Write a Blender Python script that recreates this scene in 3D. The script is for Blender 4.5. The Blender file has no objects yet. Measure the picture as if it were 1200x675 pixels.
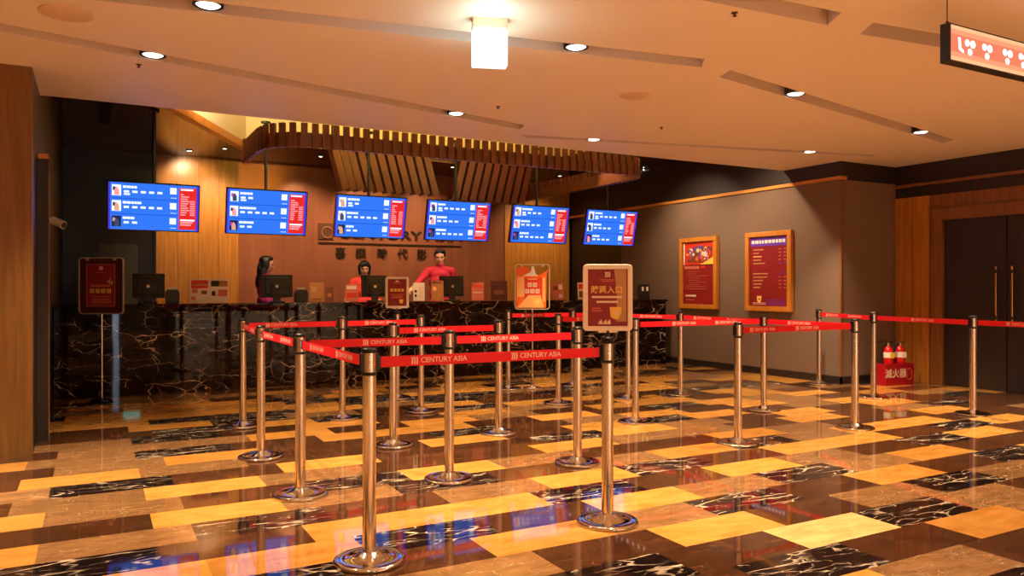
import bpy, bmesh, math, random
from math import sin, cos, pi, radians as R
from mathutils import Vector, Matrix

random.seed(7)
scn = bpy.context.scene
COL = scn.collection

# ------------------------------------------------------------------ helpers
def lin(c):
    return tuple(((x/255)/12.92 if x/255 <= .04045 else ((x/255+.055)/1.055)**2.4) for x in c)

MATS = {}
def newmat(name):
    m = bpy.data.materials.new(name); m.use_nodes = True
    MATS[name] = m
    nt = m.node_tree
    return m, nt, nt.nodes['Principled BSDF'], nt.nodes['Material Output']

def N(nt, typ, **kw):
    n = nt.nodes.new(typ)
    for k, v in kw.items():
        if k in n.inputs: n.inputs[k].default_value = v
        else: setattr(n, k, v)
    return n

def plain(name, col, rough=.5, metal=0., var=.08, spec=.5, scale=30., bump=0., coat=0.):
    m, nt, b, o = newmat(name)
    c = lin(col)
    tc = N(nt, 'ShaderNodeTexCoord')
    nz = N(nt, 'ShaderNodeTexNoise', Scale=scale, Detail=3.)
    nt.links.new(tc.outputs['Object'], nz.inputs['Vector'])
    mx = N(nt, 'ShaderNodeMix', data_type='RGBA')
    mx.inputs[6].default_value = tuple(x*(1-var) for x in c)+(1,)
    mx.inputs[7].default_value = tuple(min(1, x*(1+var)) for x in c)+(1,)
    nt.links.new(nz.outputs['Fac'], mx.inputs[0])
    nt.links.new(mx.outputs[2], b.inputs['Base Color'])
    b.inputs['Roughness'].default_value = rough
    b.inputs['Metallic'].default_value = metal
    b.inputs['Specular IOR Level'].default_value = spec
    b.inputs['Coat Weight'].default_value = coat
    if bump:
        bp = N(nt, 'ShaderNodeBump', Strength=bump, Distance=.01)
        nt.links.new(nz.outputs['Fac'], bp.inputs['Height'])
        nt.links.new(bp.outputs['Normal'], b.inputs['Normal'])
    return m

def glow(name, col, k=1., tint=None):
    m, nt, b, o = newmat(name)
    nt.nodes.remove(b)
    e = N(nt, 'ShaderNodeEmission', Strength=k)
    e.inputs['Color'].default_value = lin(col)+(1,)
    nt.links.new(e.outputs[0], o.inputs['Surface'])
    return m

def wood(name, dark, light, rough=.35, axis='Z', scale=1.):
    m, nt, b, o = newmat(name)
    tc = N(nt, 'ShaderNodeTexCoord')
    mp = N(nt, 'ShaderNodeMapping')
    s = {'Z': (9, 9, .5), 'X': (.5, 9, 9), 'Y': (9, .5, 9)}[axis]
    mp.inputs['Scale'].default_value = tuple(x*scale for x in s)
    nz = N(nt, 'ShaderNodeTexNoise', Scale=3., Detail=6., Roughness=.6, Distortion=.6)
    rp = N(nt, 'ShaderNodeValToRGB')
    rp.color_ramp.elements[0].position = .3; rp.color_ramp.elements[0].color = lin(dark)+(1,)
    rp.color_ramp.elements[1].position = .72; rp.color_ramp.elements[1].color = lin(light)+(1,)
    nt.links.new(tc.outputs['Object'], mp.inputs['Vector'])
    nt.links.new(mp.outputs[0], nz.inputs['Vector'])
    nt.links.new(nz.outputs['Fac'], rp.inputs['Fac'])
    nt.links.new(rp.outputs['Color'], b.inputs['Base Color'])
    b.inputs['Roughness'].default_value = rough
    return m

def stone(name, base, base2, vein=None, rough=.04, vw=.02, vscale=3., stretch=(1., 2.6, 1.), spec=.6, bump=.02, ang=35, tile=True, streak=6.):
    """polished stone: two-tone streaks and, if vein is given, intermittent pale veins"""
    m, nt, b, o = newmat(name)
    L = nt.links.new
    tc = N(nt, 'ShaderNodeTexCoord')
    vec = tc.outputs['Object']
    if tile:
        at = N(nt, 'ShaderNodeAttribute', attribute_name='tile')
        cb = N(nt, 'ShaderNodeVectorMath', operation='MULTIPLY')
        cb.inputs[1].default_value = (37.1, 53.7, 19.3)
        L(at.outputs['Vector'], cb.inputs[0])
        ad = N(nt, 'ShaderNodeVectorMath', operation='ADD')
        L(vec, ad.inputs[0]); L(cb.outputs[0], ad.inputs[1]); vec = ad.outputs[0]
    mp = N(nt, 'ShaderNodeMapping')
    mp.inputs['Rotation'].default_value = (R(ang)*.6, R(ang)*.4, R(ang))
    mp.inputs['Scale'].default_value = stretch
    L(vec, mp.inputs['Vector'])
    n1 = N(nt, 'ShaderNodeTexNoise', Scale=streak, Detail=5., Roughness=.62, Distortion=.5)
    L(mp.outputs[0], n1.inputs['Vector'])
    mx = N(nt, 'ShaderNodeMix', data_type='RGBA')
    mx.inputs[6].default_value = lin(base)+(1,); mx.inputs[7].default_value = lin(base2)+(1,)
    rr = N(nt, 'ShaderNodeMapRange'); rr.inputs[1].default_value = .3; rr.inputs[2].default_value = .7
    L(n1.outputs['Fac'], rr.inputs[0]); L(rr.outputs[0], mx.inputs[0])
    colo = mx.outputs[2]
    if tile:
        hv = N(nt, 'ShaderNodeHueSaturation')
        mr = N(nt, 'ShaderNodeMapRange'); mr.inputs[3].default_value = .82; mr.inputs[4].default_value = 1.16
        L(at.outputs['Fac'], mr.inputs[0]); L(mr.outputs[0], hv.inputs['Value']); L(colo, hv.inputs['Color'])
        colo = hv.outputs['Color']
    if vein:
        cur = colo
        nd = N(nt, 'ShaderNodeTexNoise', Scale=vscale*1.3, Detail=3.)
        L(mp.outputs[0], nd.inputs['Vector'])
        sc_ = N(nt, 'ShaderNodeVectorMath', operation='SCALE'); sc_.inputs['Scale'].default_value = .9/vscale
        L(nd.outputs['Color'], sc_.inputs[0])
        wv = N(nt, 'ShaderNodeVectorMath', operation='ADD'); L(mp.outputs[0], wv.inputs[0]); L(sc_.outputs[0], wv.inputs[1])
        for sc, w, seed in ((vscale, vw, 0.), (vscale*1.9, vw*.8, 4.)):
            a = N(nt, 'ShaderNodeTexVoronoi', feature='DISTANCE_TO_EDGE', Scale=sc)
            sh = N(nt, 'ShaderNodeVectorMath', operation='ADD'); sh.inputs[1].default_value = (seed, seed*2, 0)
            L(wv.outputs[0], sh.inputs[0]); L(sh.outputs[0], a.inputs['Vector'])
            r2 = N(nt, 'ShaderNodeMapRange'); r2.inputs[1].default_value = w*.25; r2.inputs[2].default_value = w
            r2.inputs[3].default_value = 1; r2.inputs[4].default_value = 0
            L(a.outputs[0], r2.inputs[0])
            n3 = N(nt, 'ShaderNodeTexNoise', Scale=sc*.9, Detail=3.)
            L(sh.outputs[0], n3.inputs['Vector'])
            r3 = N(nt, 'ShaderNodeMapRange'); r3.inputs[1].default_value = .47; r3.inputs[2].default_value = .66
            L(n3.outputs['Fac'], r3.inputs[0])
            mu = N(nt, 'ShaderNodeMath', operation='MULTIPLY')
            L(r2.outputs[0], mu.inputs[0]); L(r3.outputs[0], mu.inputs[1])
            m2 = N(nt, 'ShaderNodeMix', data_type='RGBA')
            L(cur, m2.inputs[6]); m2.inputs[7].default_value = lin(vein)+(1,)
            L(mu.outputs[0], m2.inputs[0]); cur = m2.outputs[2]
        colo = cur
    L(colo, b.inputs['Base Color'])
    b.inputs['Roughness'].default_value = rough
    b.inputs['Specular IOR Level'].default_value = spec
    # the polished slabs are never perfectly flat
    n4 = N(nt, 'ShaderNodeTexNoise', Scale=2.2, Detail=1.)
    L(vec, n4.inputs['Vector'])
    bp = N(nt, 'ShaderNodeBump', Strength=bump, Distance=.05)
    L(n4.outputs['Fac'], bp.inputs['Height']); L(bp.outputs['Normal'], b.inputs['Normal'])
    return m

class MB:
    """collects shapes into one mesh object with material slots"""
    def __init__(s): s.v = []; s.f = []; s.mi = []; s.ms = []; s.sm = []
    def slot(s, m):
        if m not in s.ms: s.ms.append(m)
        return s.ms.index(m)
    def add(s, vs, fs, m, M=None, smooth=False):
        o = len(s.v); i = s.slot(m)
        for p in vs: s.v.append(tuple(M @ Vector(p)) if M is not None else tuple(p))
        for f in fs: s.f.append([a+o for a in f]); s.mi.append(i); s.sm.append(smooth)
    def box(s, c, d, m, M=None):
        x, y, z = c; a, b, e = d[0]/2, d[1]/2, d[2]/2
        vs = [(x+i*a, y+j*b, z+k*e) for k in (-1, 1) for j in (-1, 1) for i in (-1, 1)]
        s.add(vs, [(0, 2, 3, 1), (4, 5, 7, 6), (0, 1, 5, 4), (2, 6, 7, 3), (0, 4, 6, 2), (1, 3, 7, 5)], m, M)
    def bx(s, x0, x1, y0, y1, z0, z1, m, M=None):
        s.box(((x0+x1)/2, (y0+y1)/2, (z0+z1)/2), (x1-x0, y1-y0, z1-z0), m, M)
    def lathe(s, prof, m, M=None, seg=32, smooth=True, cap=True):
        vs = []; fs = []
        for r, z in prof:
            for i in range(seg):
                t = 2*pi*i/seg; vs.append((r*cos(t), r*sin(t), z))
        for j in range(len(prof)-1):
            for i in range(seg):
                k = (i+1) % seg
                fs.append((j*seg+i, j*seg+k, (j+1)*seg+k, (j+1)*seg+i))
        s.add(vs, fs, m, M, smooth)
        if cap:
            s.add(vs[:seg], [tuple(range(seg-1, -1, -1))], m, M); s.add(vs[-seg:], [tuple(range(seg))], m, M)
    def cyl(s, p0, p1, r0, m, r1=None, seg=16):
        p0, p1 = Vector(p0), Vector(p1); d = p1-p0
        q = Vector((0, 0, 1)).rotation_difference(d.normalized()).to_matrix().to_4x4()
        s.lathe([(r0, 0), (r0 if r1 is None else r1, d.length)], m, Matrix.Translation(p0) @ q, seg)
    def tube(s, pts, r, m, seg=8):
        for a, b in zip(pts, pts[1:]): s.cyl(a, b, r, m, seg=seg)
        for p in pts[1:-1]: s.ball(p, (r, r, r), m, 8, 6)
    def ball(s, c, r, m, seg=20, rings=12, M=None):
        vs = [(c[0], c[1], c[2]-r[2])]; fs = []
        for j in range(1, rings):
            t = -pi/2+pi*j/rings
            for i in range(seg):
                a = 2*pi*i/seg; vs.append((c[0]+r[0]*cos(t)*cos(a), c[1]+r[1]*cos(t)*sin(a), c[2]+r[2]*sin(t)))
        vs.append((c[0], c[1], c[2]+r[2])); e = len(vs)-1
        for i in range(seg):
            k = (i+1) % seg
            fs.append((0, 1+k, 1+i))
            for j in range(rings-2):
                fs.append((1+j*seg+i, 1+j*seg+k, 1+(j+1)*seg+k, 1+(j+1)*seg+i))
            fs.append((1+(rings-2)*seg+i, 1+(rings-2)*seg+k, e))
        s.add(vs, fs, m, M, True)
    def prism(s, poly, t0, t1, m, M=None):
        """poly in x,z; extruded along y from t0 to t1 (poly counter-clockwise seen from -y)"""
        n = len(poly)
        vs = [(x, t0, z) for x, z in poly]+[(x, t1, z) for x, z in poly]
        fs = [tuple(range(n)), tuple(range(2*n-1, n-1, -1))]
        for i in range(n): k = (i+1) % n; fs.append((k, i, n+i, n+k))
        s.add(vs, fs, m, M)
    def rect(s, x0, x1, z0, z1, y, m, M=None):
        s.add([(x0, y, z0), (x1, y, z0), (x1, y, z1), (x0, y, z1)], [(0, 1, 2, 3)], m, M)
    def frame(s, x0, x1, z0, z1, w, y0, y1, m, M=None):
        s.bx(x0, x1, y0, y1, z0, z0+w, m, M); s.bx(x0, x1, y0, y1, z1-w, z1, m, M)
        s.bx(x0, x0+w, y0, y1, z0+w, z1-w, m, M); s.bx(x1-w, x1, y0, y1, z0+w, z1-w, m, M)
    def text(s, body, size, m, M, thick=0., align='CENTER'):
        vs, fs = textgeo(body, size, thick, align); s.add(vs, fs, m, M)
    def build(s, name, parent=None, bevel=0., loc=None, rz=0.):
        me = bpy.data.meshes.new(name)
        me.from_pydata(s.v, [], s.f); me.update()
        for m in s.ms: me.materials.append(MATS[m])
        me.polygons.foreach_set('material_index', s.mi)
        me.polygons.foreach_set('use_smooth', s.sm)
        o = bpy.data.objects.new(name, me); COL.objects.link(o)
        if parent is not None: o.parent = parent
        if loc is not None: o.location = loc
        o.rotation_euler.z = rz
        if bevel:
            b = o.modifiers.new('edge', 'BEVEL'); b.width = bevel; b.segments = 2; b.limit_method = 'ANGLE'; b.angle_limit = R(40)
        return o

_tx = {}
def textgeo(body, size, thick=0., align='CENTER'):
    """front-facing letters in the x,z plane (looking along +y)"""
    k = (body, size, thick, align)
    if k not in _tx:
        c = bpy.data.curves.new('t', 'FONT'); c.body = body; c.size = size; c.align_x = align; c.align_y = 'CENTER'
        c.extrude = thick; c.resolution_u = 3; c.offset = size*.012
        o = bpy.data.objects.new('t', c); COL.objects.link(o)
        dg = bpy.context.evaluated_depsgraph_get()
        me = bpy.data.meshes.new_from_object(o.evaluated_get(dg))
        _tx[k] = ([(v.co.x, -v.co.z, v.co.y) for v in me.vertices], [tuple(p.vertices) for p in me.polygons])
        bpy.data.meshes.remove(me); bpy.data.objects.remove(o); bpy.data.curves.remove(c)
    return _tx[k]

def T(x=0, y=0, z=0): return Matrix.Translation((x, y, z))
def Rz(d): return Matrix.Rotation(R(d), 4, 'Z')
def Ry(d): return Matrix.Rotation(R(d), 4, 'Y')
def Rx(d): return Matrix.Rotation(R(d), 4, 'X')

def tag(o, label, cat, group=None):
    o['label'] = label; o['category'] = cat
    if group: o['group'] = group
    return o
def thing(name, label, cat, loc=(0, 0, 0), rz=0., group=None):
    o = bpy.data.objects.new(name, None); COL.objects.link(o); o.empty_display_size = .1
    o.location = loc; o.rotation_euler = (0, 0, rz)
    return tag(o, label, cat, group)
def struct(mb, name, bevel=0.):
    o = mb.build(name, bevel=bevel); o['kind'] = 'structure'; return o
def dup(root, loc, rz, label, name=None):
    r = root.copy(); COL.objects.link(r); r.location = loc; r.rotation_euler = (0, 0, rz); r['label'] = label
    for ch in list(root.children):
        c = ch.copy(); COL.objects.link(c); c.parent = r
        for g in ch.children:
            d = g.copy(); COL.objects.link(d); d.parent = c
    return r

# ------------------------------------------------------------------ camera: level, 1.26 m high, room turned 28.5 degrees
H = 1.26; F = 905.; A = R(28.5)
cam = bpy.data.cameras.new('camera'); co = bpy.data.objects.new('camera', cam); COL.objects.link(co)
cam.sensor_width = 36; cam.lens = F/1200*36; cam.clip_start = .05
co.location = (0, 0, H); co.rotation_euler = (R(90), 0, -A)
scn.camera = co

def on_v(px, py, v):
    """room point seen at a photo pixel on the vertical plane Y = v"""
    l = (px-600)/F; d = v/(cos(A)-l*sin(A))
    return (l*cos(A)+sin(A))*d, H-(py-337.5)/F*d

# ------------------------------------------------------------------ materials
plain('ceiling_paint', (240, 222, 198), .45, var=.02, scale=2.)
plain('slot_shade', (214, 200, 190), .6, var=.03)  # ceiling paint greyed: shade inside the slots put into the colour
plain('rear_bounce_cream', (236, 224, 204), .5, var=.03)
plain('ceiling_brown', (70, 38, 27), .07, var=.1, scale=3.)
plain('coffer_cream', (240, 226, 190), .6, var=.02)
plain('wall_fabric', (116, 92, 78), .85, var=.1, scale=120., bump=.1)
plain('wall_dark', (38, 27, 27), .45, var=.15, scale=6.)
plain('wall_black', (10, 8, 10), .35, var=.2, scale=4.)
plain('black', (14, 13, 14), .4)
plain('black_gloss', (10, 10, 12), .15)
plain('rubber', (22, 20, 20), .7)
plain('chrome', (225, 222, 216), .07, 1., var=.02)
plain('steel', (240, 232, 225), .2, 1., var=.05, scale=60.)
plain('brass', (196, 150, 96), .25, 1.)
plain('silver_frame', (220, 204, 180), .35, .6)
plain('cream_frame', (246, 236, 220), .4)
plain('white_paint', (235, 232, 225), .5, var=.02)
plain('grey_door', (58, 54, 46), .45, var=.1)
plain('belt_red', (232, 4, 30), .55, var=.05, scale=200.)
plain('letter_pink', (255, 214, 200), .5, var=.02)
plain('gunmetal', (60, 46, 38), .35, .7)
plain('copper_dark', (92, 58, 40), .4, .5)
plain('extinguisher_red', (196, 18, 24), .25)
plain('box_red', (160, 12, 28), .4)
plain('label_white', (236, 226, 210), .5, var=.05)
plain('label_yellow', (222, 176, 30), .5)
plain('burgundy', (140, 32, 32), .4, var=.12, scale=12.)
plain('burgundy_dark', (70, 20, 24), .4, var=.12)
plain('gold_print', (246, 204, 92), .5)
plain('cream_print', (240, 214, 190), .5)
plain('tan_print', (190, 140, 96), .5)
plain('orange_print', (250, 108, 24), .45, var=.12, scale=9.)
plain('orange_pale', (255, 184, 116), .45, var=.1, scale=12.)
plain('red_print', (216, 58, 30), .45)
plain('purple_print', (110, 60, 190), .4, var=.2, scale=9.)
plain('blue_print', (90, 90, 200), .4)
plain('brown_print', (120, 66, 40), .5)
plain('kraft', (176, 118, 66), .6, var=.1)
plain('salmon', (206, 110, 92), .6, var=.1)
plain('leaf_white', (246, 230, 216), .6)
plain('skin', (222, 168, 136), .5, var=.04)
plain('lips', (170, 90, 80), .5)
plain('hair_black', (16, 12, 14), .45, var=.3, scale=90.)
plain('shirt_red', (196, 28, 62), .75, var=.08)
plain('shirt_coral', (226, 60, 52), .75, var=.08)
plain('shirt_magenta', (150, 16, 92), .75, var=.08)
plain('trousers', (24, 22, 26), .8)
plain('cctv_white', (210, 200, 190), .4)
plain('speaker_grille', (214, 182, 152), .6)
plain('sprinkler_metal', (90, 66, 50), .4, .7)
plain('matte_gold', (212, 150, 60), .45)
m, nt, b, o = newmat('clear_acrylic')
b.inputs['Base Color'].default_value = (.95, .97, .97, 1); b.inputs['Roughness'].default_value = .03
b.inputs['Transmission Weight'].default_value = 1.; b.inputs['IOR'].default_value = 1.2
wood('wood_orange', (146, 90, 30), (190, 126, 52), .35, 'Z')
wood('wood_pillar', (100, 66, 24), (134, 90, 38), .4, 'Z')
wood('wood_frame', (182, 110, 34), (214, 140, 52), .35, 'Z')
wood('wood_trim', (190, 122, 56), (216, 148, 74), .4, 'Y')
wood('wood_slat', (92, 50, 34), (126, 74, 50), .35, 'Z')
wood('wood_slat_dark', (92, 40, 28), (124, 60, 42), .4, 'Z')
wood('wood_slat_lit', (130, 72, 30), (168, 100, 44), .4, 'Z')  # lighter slat wood: lamp glow on the canopy end put into the colour
wood('wood_dark_frame', (104, 62, 28), (138, 86, 40), .45, 'Z')
m = wood('copper_wall', (140, 84, 60), (158, 98, 72), .28, 'Z', .25)
m.node_tree.nodes['Principled BSDF'].inputs['Metallic'].default_value = .35
stone('stone_yellow', (182, 120, 48), (210, 150, 76), None, streak=5.)
stone('stone_taupe', (116, 80, 48), (150, 108, 70), (204, 170, 132), vw=.012, vscale=4.)
stone('stone_brown', (58, 33, 20), (82, 49, 30), (126, 86, 58), vw=.012, vscale=3.)
stone('stone_black', (18, 12, 13), (40, 24, 22), (226, 200, 172), vw=.045, vscale=3.4, stretch=(.7, 2.6, 1.), ang=48)
stone('stone_spotlit', (200, 150, 90), (224, 182, 124), None, streak=5.)  # taupe slab in a light pool: the spotlight is put into its colour
stone('counter_marble', (16, 11, 12), (34, 22, 22), (232, 208, 180), vw=.02, vscale=2.1, stretch=(1., 1., 1.9), ang=28, tile=False, rough=.025, spec=.24, bump=.006)
glow('lamp_lens', (255, 240, 222), 6.)
glow('exit_glow', (232, 255, 248), 2.)
glow('exit_green', (60, 225, 205), 26.)
glow('door_light', (220, 235, 255), 9.)
glow('screen_blue', (50, 116, 238), 1.25)
glow('screen_blue_deep', (70, 60, 228), 1.1)
glow('screen_line', (34, 84, 214), 1.)
glow('screen_white', (236, 244, 255), 1.3)
glow('screen_red', (238, 44, 40), 1.1)
glow('screen_pink', (255, 160, 165), 1.1)
glow('screen_magenta', (215, 60, 190), 1.1)
glow('thumb_grey', (70, 80, 110), 1.)
glow('thumb_skin', (240, 180, 150), 1.)
glow('thumb_dark', (40, 40, 90), 1.)
glow('sign_red', (255, 138, 104), 1.05)
glow('sign_peach', (255, 196, 140), 1.15)
glow('sign_mid', (255, 164, 122), 1.1)
glow('sign_white', (255, 250, 248), 2.)
glow('coffer_led', (255, 200, 20), 2.)
glow('blue_led', (70, 50, 255), 1.6)

# ------------------------------------------------------------------ floor: 0.69 x 0.31 m slabs in running bond
TU, TV_, V0 = .693, .3085, 2.285
KEY = {'Y': 'stone_yellow', 'T': 'stone_taupe', 'D': 'stone_brown', 'B': 'stone_black', 'P': 'stone_spotlit'}
ROWS = {-2: (4, 'B'), -1: (3, 'YTD'), 0: (3, 'BDYT'), 1: (1, 'DBDPBT'), 2: (0, 'YTDYDTBT'), 3: (-1, 'DBDYTBDYDB'), 4: (-1, 'YYBDYTBTYDD'),
        5: (-1, 'BDYYBDYTDBYD'), 6: (-2, 'YTBDTYBDYYDBYD'), 7: (-2, 'DDYTBDTYBTYYDD'), 8: (-2, 'YTDBYTDDYTDDYD'),
        9: (-2, 'DTYTDDYTTDYDTB'), 10: (-2, 'TBDYDDBYTDYDYD'), 11: (-2, 'DYTDDYDYBYDTYD'), 12: (-2, 'DTYDDBDTYDYTDY'),
        13: (-2, 'YTBDYYDYDBYTYD'), 14: (-2, 'DTTYDYTDYYDYDT'), 15: (-2, 'YTBDYDYTDYBYTD')}
mb = MB(); tv = []
for k in range(-24, 37):
    off = .46 if k % 2 == 0 else .28
    for n in range(-8, 15):
        s0 = ROWS.get(k)
        c = None
        if s0 and 0 <= n-s0[0] < len(s0[1]): c = s0[1][n-s0[0]]
        if c is None: c = random.choices('YTDB', (36, 20, 27, 17))[0]
        u0 = off+TU*n; v0 = V0+TV_*k
        mb.add([(u0, v0, 0), (u0+TU, v0, 0), (u0+TU, v0+TV_, 0), (u0, v0+TV_, 0)], [(0, 1, 2, 3)], KEY[c])
        tv.append(random.random())
fl = struct(mb, 'floor')
at = fl.data.attributes.new('tile', 'FLOAT', 'FACE'); at.data.foreach_set('value', tv)

# ------------------------------------------------------------------ ceilings
ZC, ZH = 2.92, 3.37          # lobby ceiling, higher ceiling over the counter
UL, UR, UD = -.4, 8.6, 9.7   # recess left / right walls, door wall
VW, VS, VB = 6.82, 7.76, 13.4
SLOTS = [  # two end points on the centre line, width
    ((-3.2, 5.22), (3.9, 6.96), .19), ((-1.2, 5.16), (3.96, 4.34), .19), ((4.3, 4.47), (8.52, 5.33), .17),
    ((4.14, 7.36), (8.62, 6.36), .13), ((-.6, 3.5), (4.02, 3.24), .2), ((4.35, 3.26), (8.9, 2.75), .2)]
def slotquad(a, b, w):
    a, b = Vector(a), Vector(b); d = (b-a).normalized(); n = Vector((-d.y, d.x))*w/2
    e = d*.05
    return [a-n-e, b-n-e, b+n+e, a+n+e]      # slanted ends
def plane_with_holes(outer, holes, z, mat, down=True):
    bm = bmesh.new()
    es = []
    for loop in [outer]+holes:
        vs = [bm.verts.new((p[0], p[1], z)) for p in loop]
        for i in range(len(vs)): es.append(bm.edges.new((vs[i], vs[(i+1) % len(vs)])))
    bmesh.ops.triangle_fill(bm, use_beauty=True, use_dissolve=False, edges=es, normal=(0, 0, -1))
    bm.verts.index_update()
    V = [tuple(v.co) for v in bm.verts]; Fs = [tuple(v.index for v in f.verts) for f in bm.faces]
    bm.free()
    return V, Fs
quads = [slotquad(*s) for s in SLOTS]
mb = MB()
V, Fs = plane_with_holes([(-4.6, -5.1), (UD+.1, -5.1), (UD+.1, VS), (-4.6, VS)], quads, ZC, 'ceiling_paint')
mb.add(V, Fs, 'ceiling_paint')
for q in quads:
    vs = [(p.x, p.y, ZC) for p in q]+[(p.x, p.y, ZC+.11) for p in q]
    mb.add(vs, [(0, 1, 5, 4), (1, 2, 6, 5), (2, 3, 7, 6), (3, 0, 4, 7), (4, 5, 6, 7)], 'slot_shade')
mb.bx(UL, UR, VS, VS+.02, ZC, ZH+.02, 'ceiling_paint')
struct(mb, 'ceiling')
COFF = [(-.2, 7.79), (.03, 7.95), (1.95, 11.65), (6.55, 11.65), (6.9, 7.79)]
mb = MB()
V, Fs = plane_with_holes([(UL-.1, VS), (UR+.1, VS), (UR+.1, VB+.1), (UL-.1, VB+.1)], [COFF], ZH, 'ceiling_brown')
mb.add(V, Fs, 'ceiling_brown')
mb.bx(.06, .2, 8.0, 11.2, ZH-.008, ZH+.01, 'wall_black')
struct(mb, 'ceiling_recess')
mb = MB(); n = len(COFF)
vs = [(p[0], p[1], ZH) for p in COFF]+[(p[0], p[1], ZH+.4) for p in COFF]
mb.add(vs, [(i, (i+1) % n, n+(i+1) % n, n+i) for i in range(n)]+[tuple(range(n, 2*n))], 'coffer_cream')
struct(mb, 'ceiling_coffer')
# wooden beam along the slanting left side of the coffer
a, b_ = Vector((.03, 7.95)), Vector((1.99, 11.73)); d = (b_-a); L = d.length; ang = math.degrees(math.atan2(d.y, d.x))
mb = MB(); mb.bx(0, L, 0, .11, ZH-.1, ZH+.02, 'wood_frame', T(a.x, a.y) @ Rz(ang))
struct(mb, 'trim_1', .005)

# ------------------------------------------------------------------ walls
mb = MB()
mb.bx(UL-.6, UL, VW, VW+.02, 0, ZC, 'wood_pillar'); mb.bx(UL-4.2, UL-.6, VW, VW+.02, 0, ZC, 'wood_pillar')
mb.bx(UL-.03, UL, VW+.02, VW+.14, 0, ZC, 'wood_pillar')
struct(mb, 'wall_front_left')
mb = MB()
mb.bx(UL-.12, UL, VW+.14, VB, 0, ZH, 'wall_black')
struct(mb, 'wall_left')
mb = MB(); mb.bx(UL, .88, VB, VB+.1, 0, ZH, 'wall_black')
struct(mb, 'wall_back_dark')
mb = MB()
for i in range(4):
    u0 = .88+i*.31; mb.bx(u0, u0+.306, VB-.03, VB+.07, 0, ZH, 'wood_orange')
mb.bx(.85, .88, VB-.05, VB+.07, 0, ZH, 'wall_black')
struct(mb, 'wall_back_wood_left')
mb = MB(); mb.bx(2.12, 7.1, VB-.01, VB+.09, 0, ZH, 'copper_wall')
struct(mb, 'wall_back_copper')
mb = MB()
for i in range(3):
    u0 = 7.1+i*.5; mb.bx(u0, u0+.497, VB-.03, VB+.07, 0, ZH, 'wood_orange')
struct(mb, 'wall_back_wood_right')
mb = MB()
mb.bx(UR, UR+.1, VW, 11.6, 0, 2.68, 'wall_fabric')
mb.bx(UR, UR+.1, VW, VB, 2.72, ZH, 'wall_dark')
mb.bx(UR+.03, UR+.1, 11.6, VB, 0, 2.72, 'wall_black')
struct(mb, 'wall_right')
mb = MB()
mb.bx(UR+.1, UD+.1, VW, VW+.1, 0, 2.68, 'wall_fabric'); mb.bx(UR+.1, UD+.1, VW, VW+.1, 2.68, ZC, 'wall_dark')
struct(mb, 'wall_front_right')
mb = MB(); mb.bx(UR-.025, UR+.1, VW-.01, VB, 2.68, 2.725, 'wood_trim'); mb.bx(UR-.012, UR+.012, VW-.012, VW+.012, 0, 2.68, 'wood_dark_frame')
struct(mb, 'trim_2')
mb = MB(); mb.bx(UR-.012, UR, VW-.012, 11.6, 0, .1, 'wall_dark'); mb.bx(UR, UD, VW-.012, VW, 0, .1, 'wall_dark')
struct(mb, 'baseboard_right')
# door wall
mb = MB()
mb.bx(UD, UD+.1, 6.15, VW, 0, 2.48, 'wood_dark_frame'); mb.bx(UD, UD+.1, 4.55, 6.15, 2.16, 2.48, 'wood_dark_frame')
mb.bx(UD, UD+.1, -5, 4.55, 0, 2.48, 'wood_dark_frame')
mb.bx(UD+.01, UD+.11, -5, VW, 2.48, ZC, 'wall_dark')
struct(mb, 'wall_door_side')
mb = MB(); mb.bx(UD-.03, UD+.02, -5, VW, 2.62, 2.66, 'wood_dark_frame'); struct(mb, 'trim_3')
mb = MB()
mb.bx(UD-.03, UD+.02, 6.13, 6.29, 0, 2.3, 'wood_dark_frame'); mb.bx(UD-.03, UD+.02, 4.41, 4.57, 0, 2.3, 'wood_dark_frame'); mb.bx(UD-.03, UD+.02, 4.57, 6.13, 2.14, 2.3, 'wood_dark_frame')
struct(mb, 'trim_4', .004)
mb = MB()
mb.bx(UD-.02, UD+.0, 6.32, 6.55, 0, 2.48, 'wood_orange'); mb.bx(UD-.02, UD+.0, 6.56, VW-.01, 0, 2.48, 'wood_orange')
struct(mb, 'trim_5', .004)
mb = MB(); mb.bx(UD+.02, UD+.08, 5.36, 6.13, 0, 2.14, 'wall_dark'); dl = mb.build('door_1', bevel=.004); dl['kind'] = 'structure'
mb = MB(); mb.bx(UD+.02, UD+.08, 4.57, 5.35, 0, 2.14, 'wall_dark'); dr = mb.build('door_2', bevel=.004); dr['kind'] = 'structure'
for dd, vv in ((dl, 5.45), (dr, 5.26)):
    mb = MB(); mb.cyl((UD-.045, vv, .84), (UD-.045, vv, 1.52), .015, 'brass')
    for z in (.9, 1.46): mb.cyl((UD-.045, vv, z-.02), (UD-.045, vv, z+.02), .0165, 'black'); mb.cyl((UD-.045, vv, z), (UD+.025, vv, z), .009, 'brass')
    h = mb.build('door_handle', dd); h['label'] = 'long upright brass pull bar'
mb = MB()
t = Matrix.Translation((UD+.02, 5.06, 1.31)) @ Ry(-90)
mb.lathe([(.045, 0), (.045, .012), (.03, .02), (.03, .012), (.018, .012), (.018, .03)], 'brass', t, 24); mb.build('door_lock', dr)['label'] = 'round brass lock rosette'
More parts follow.
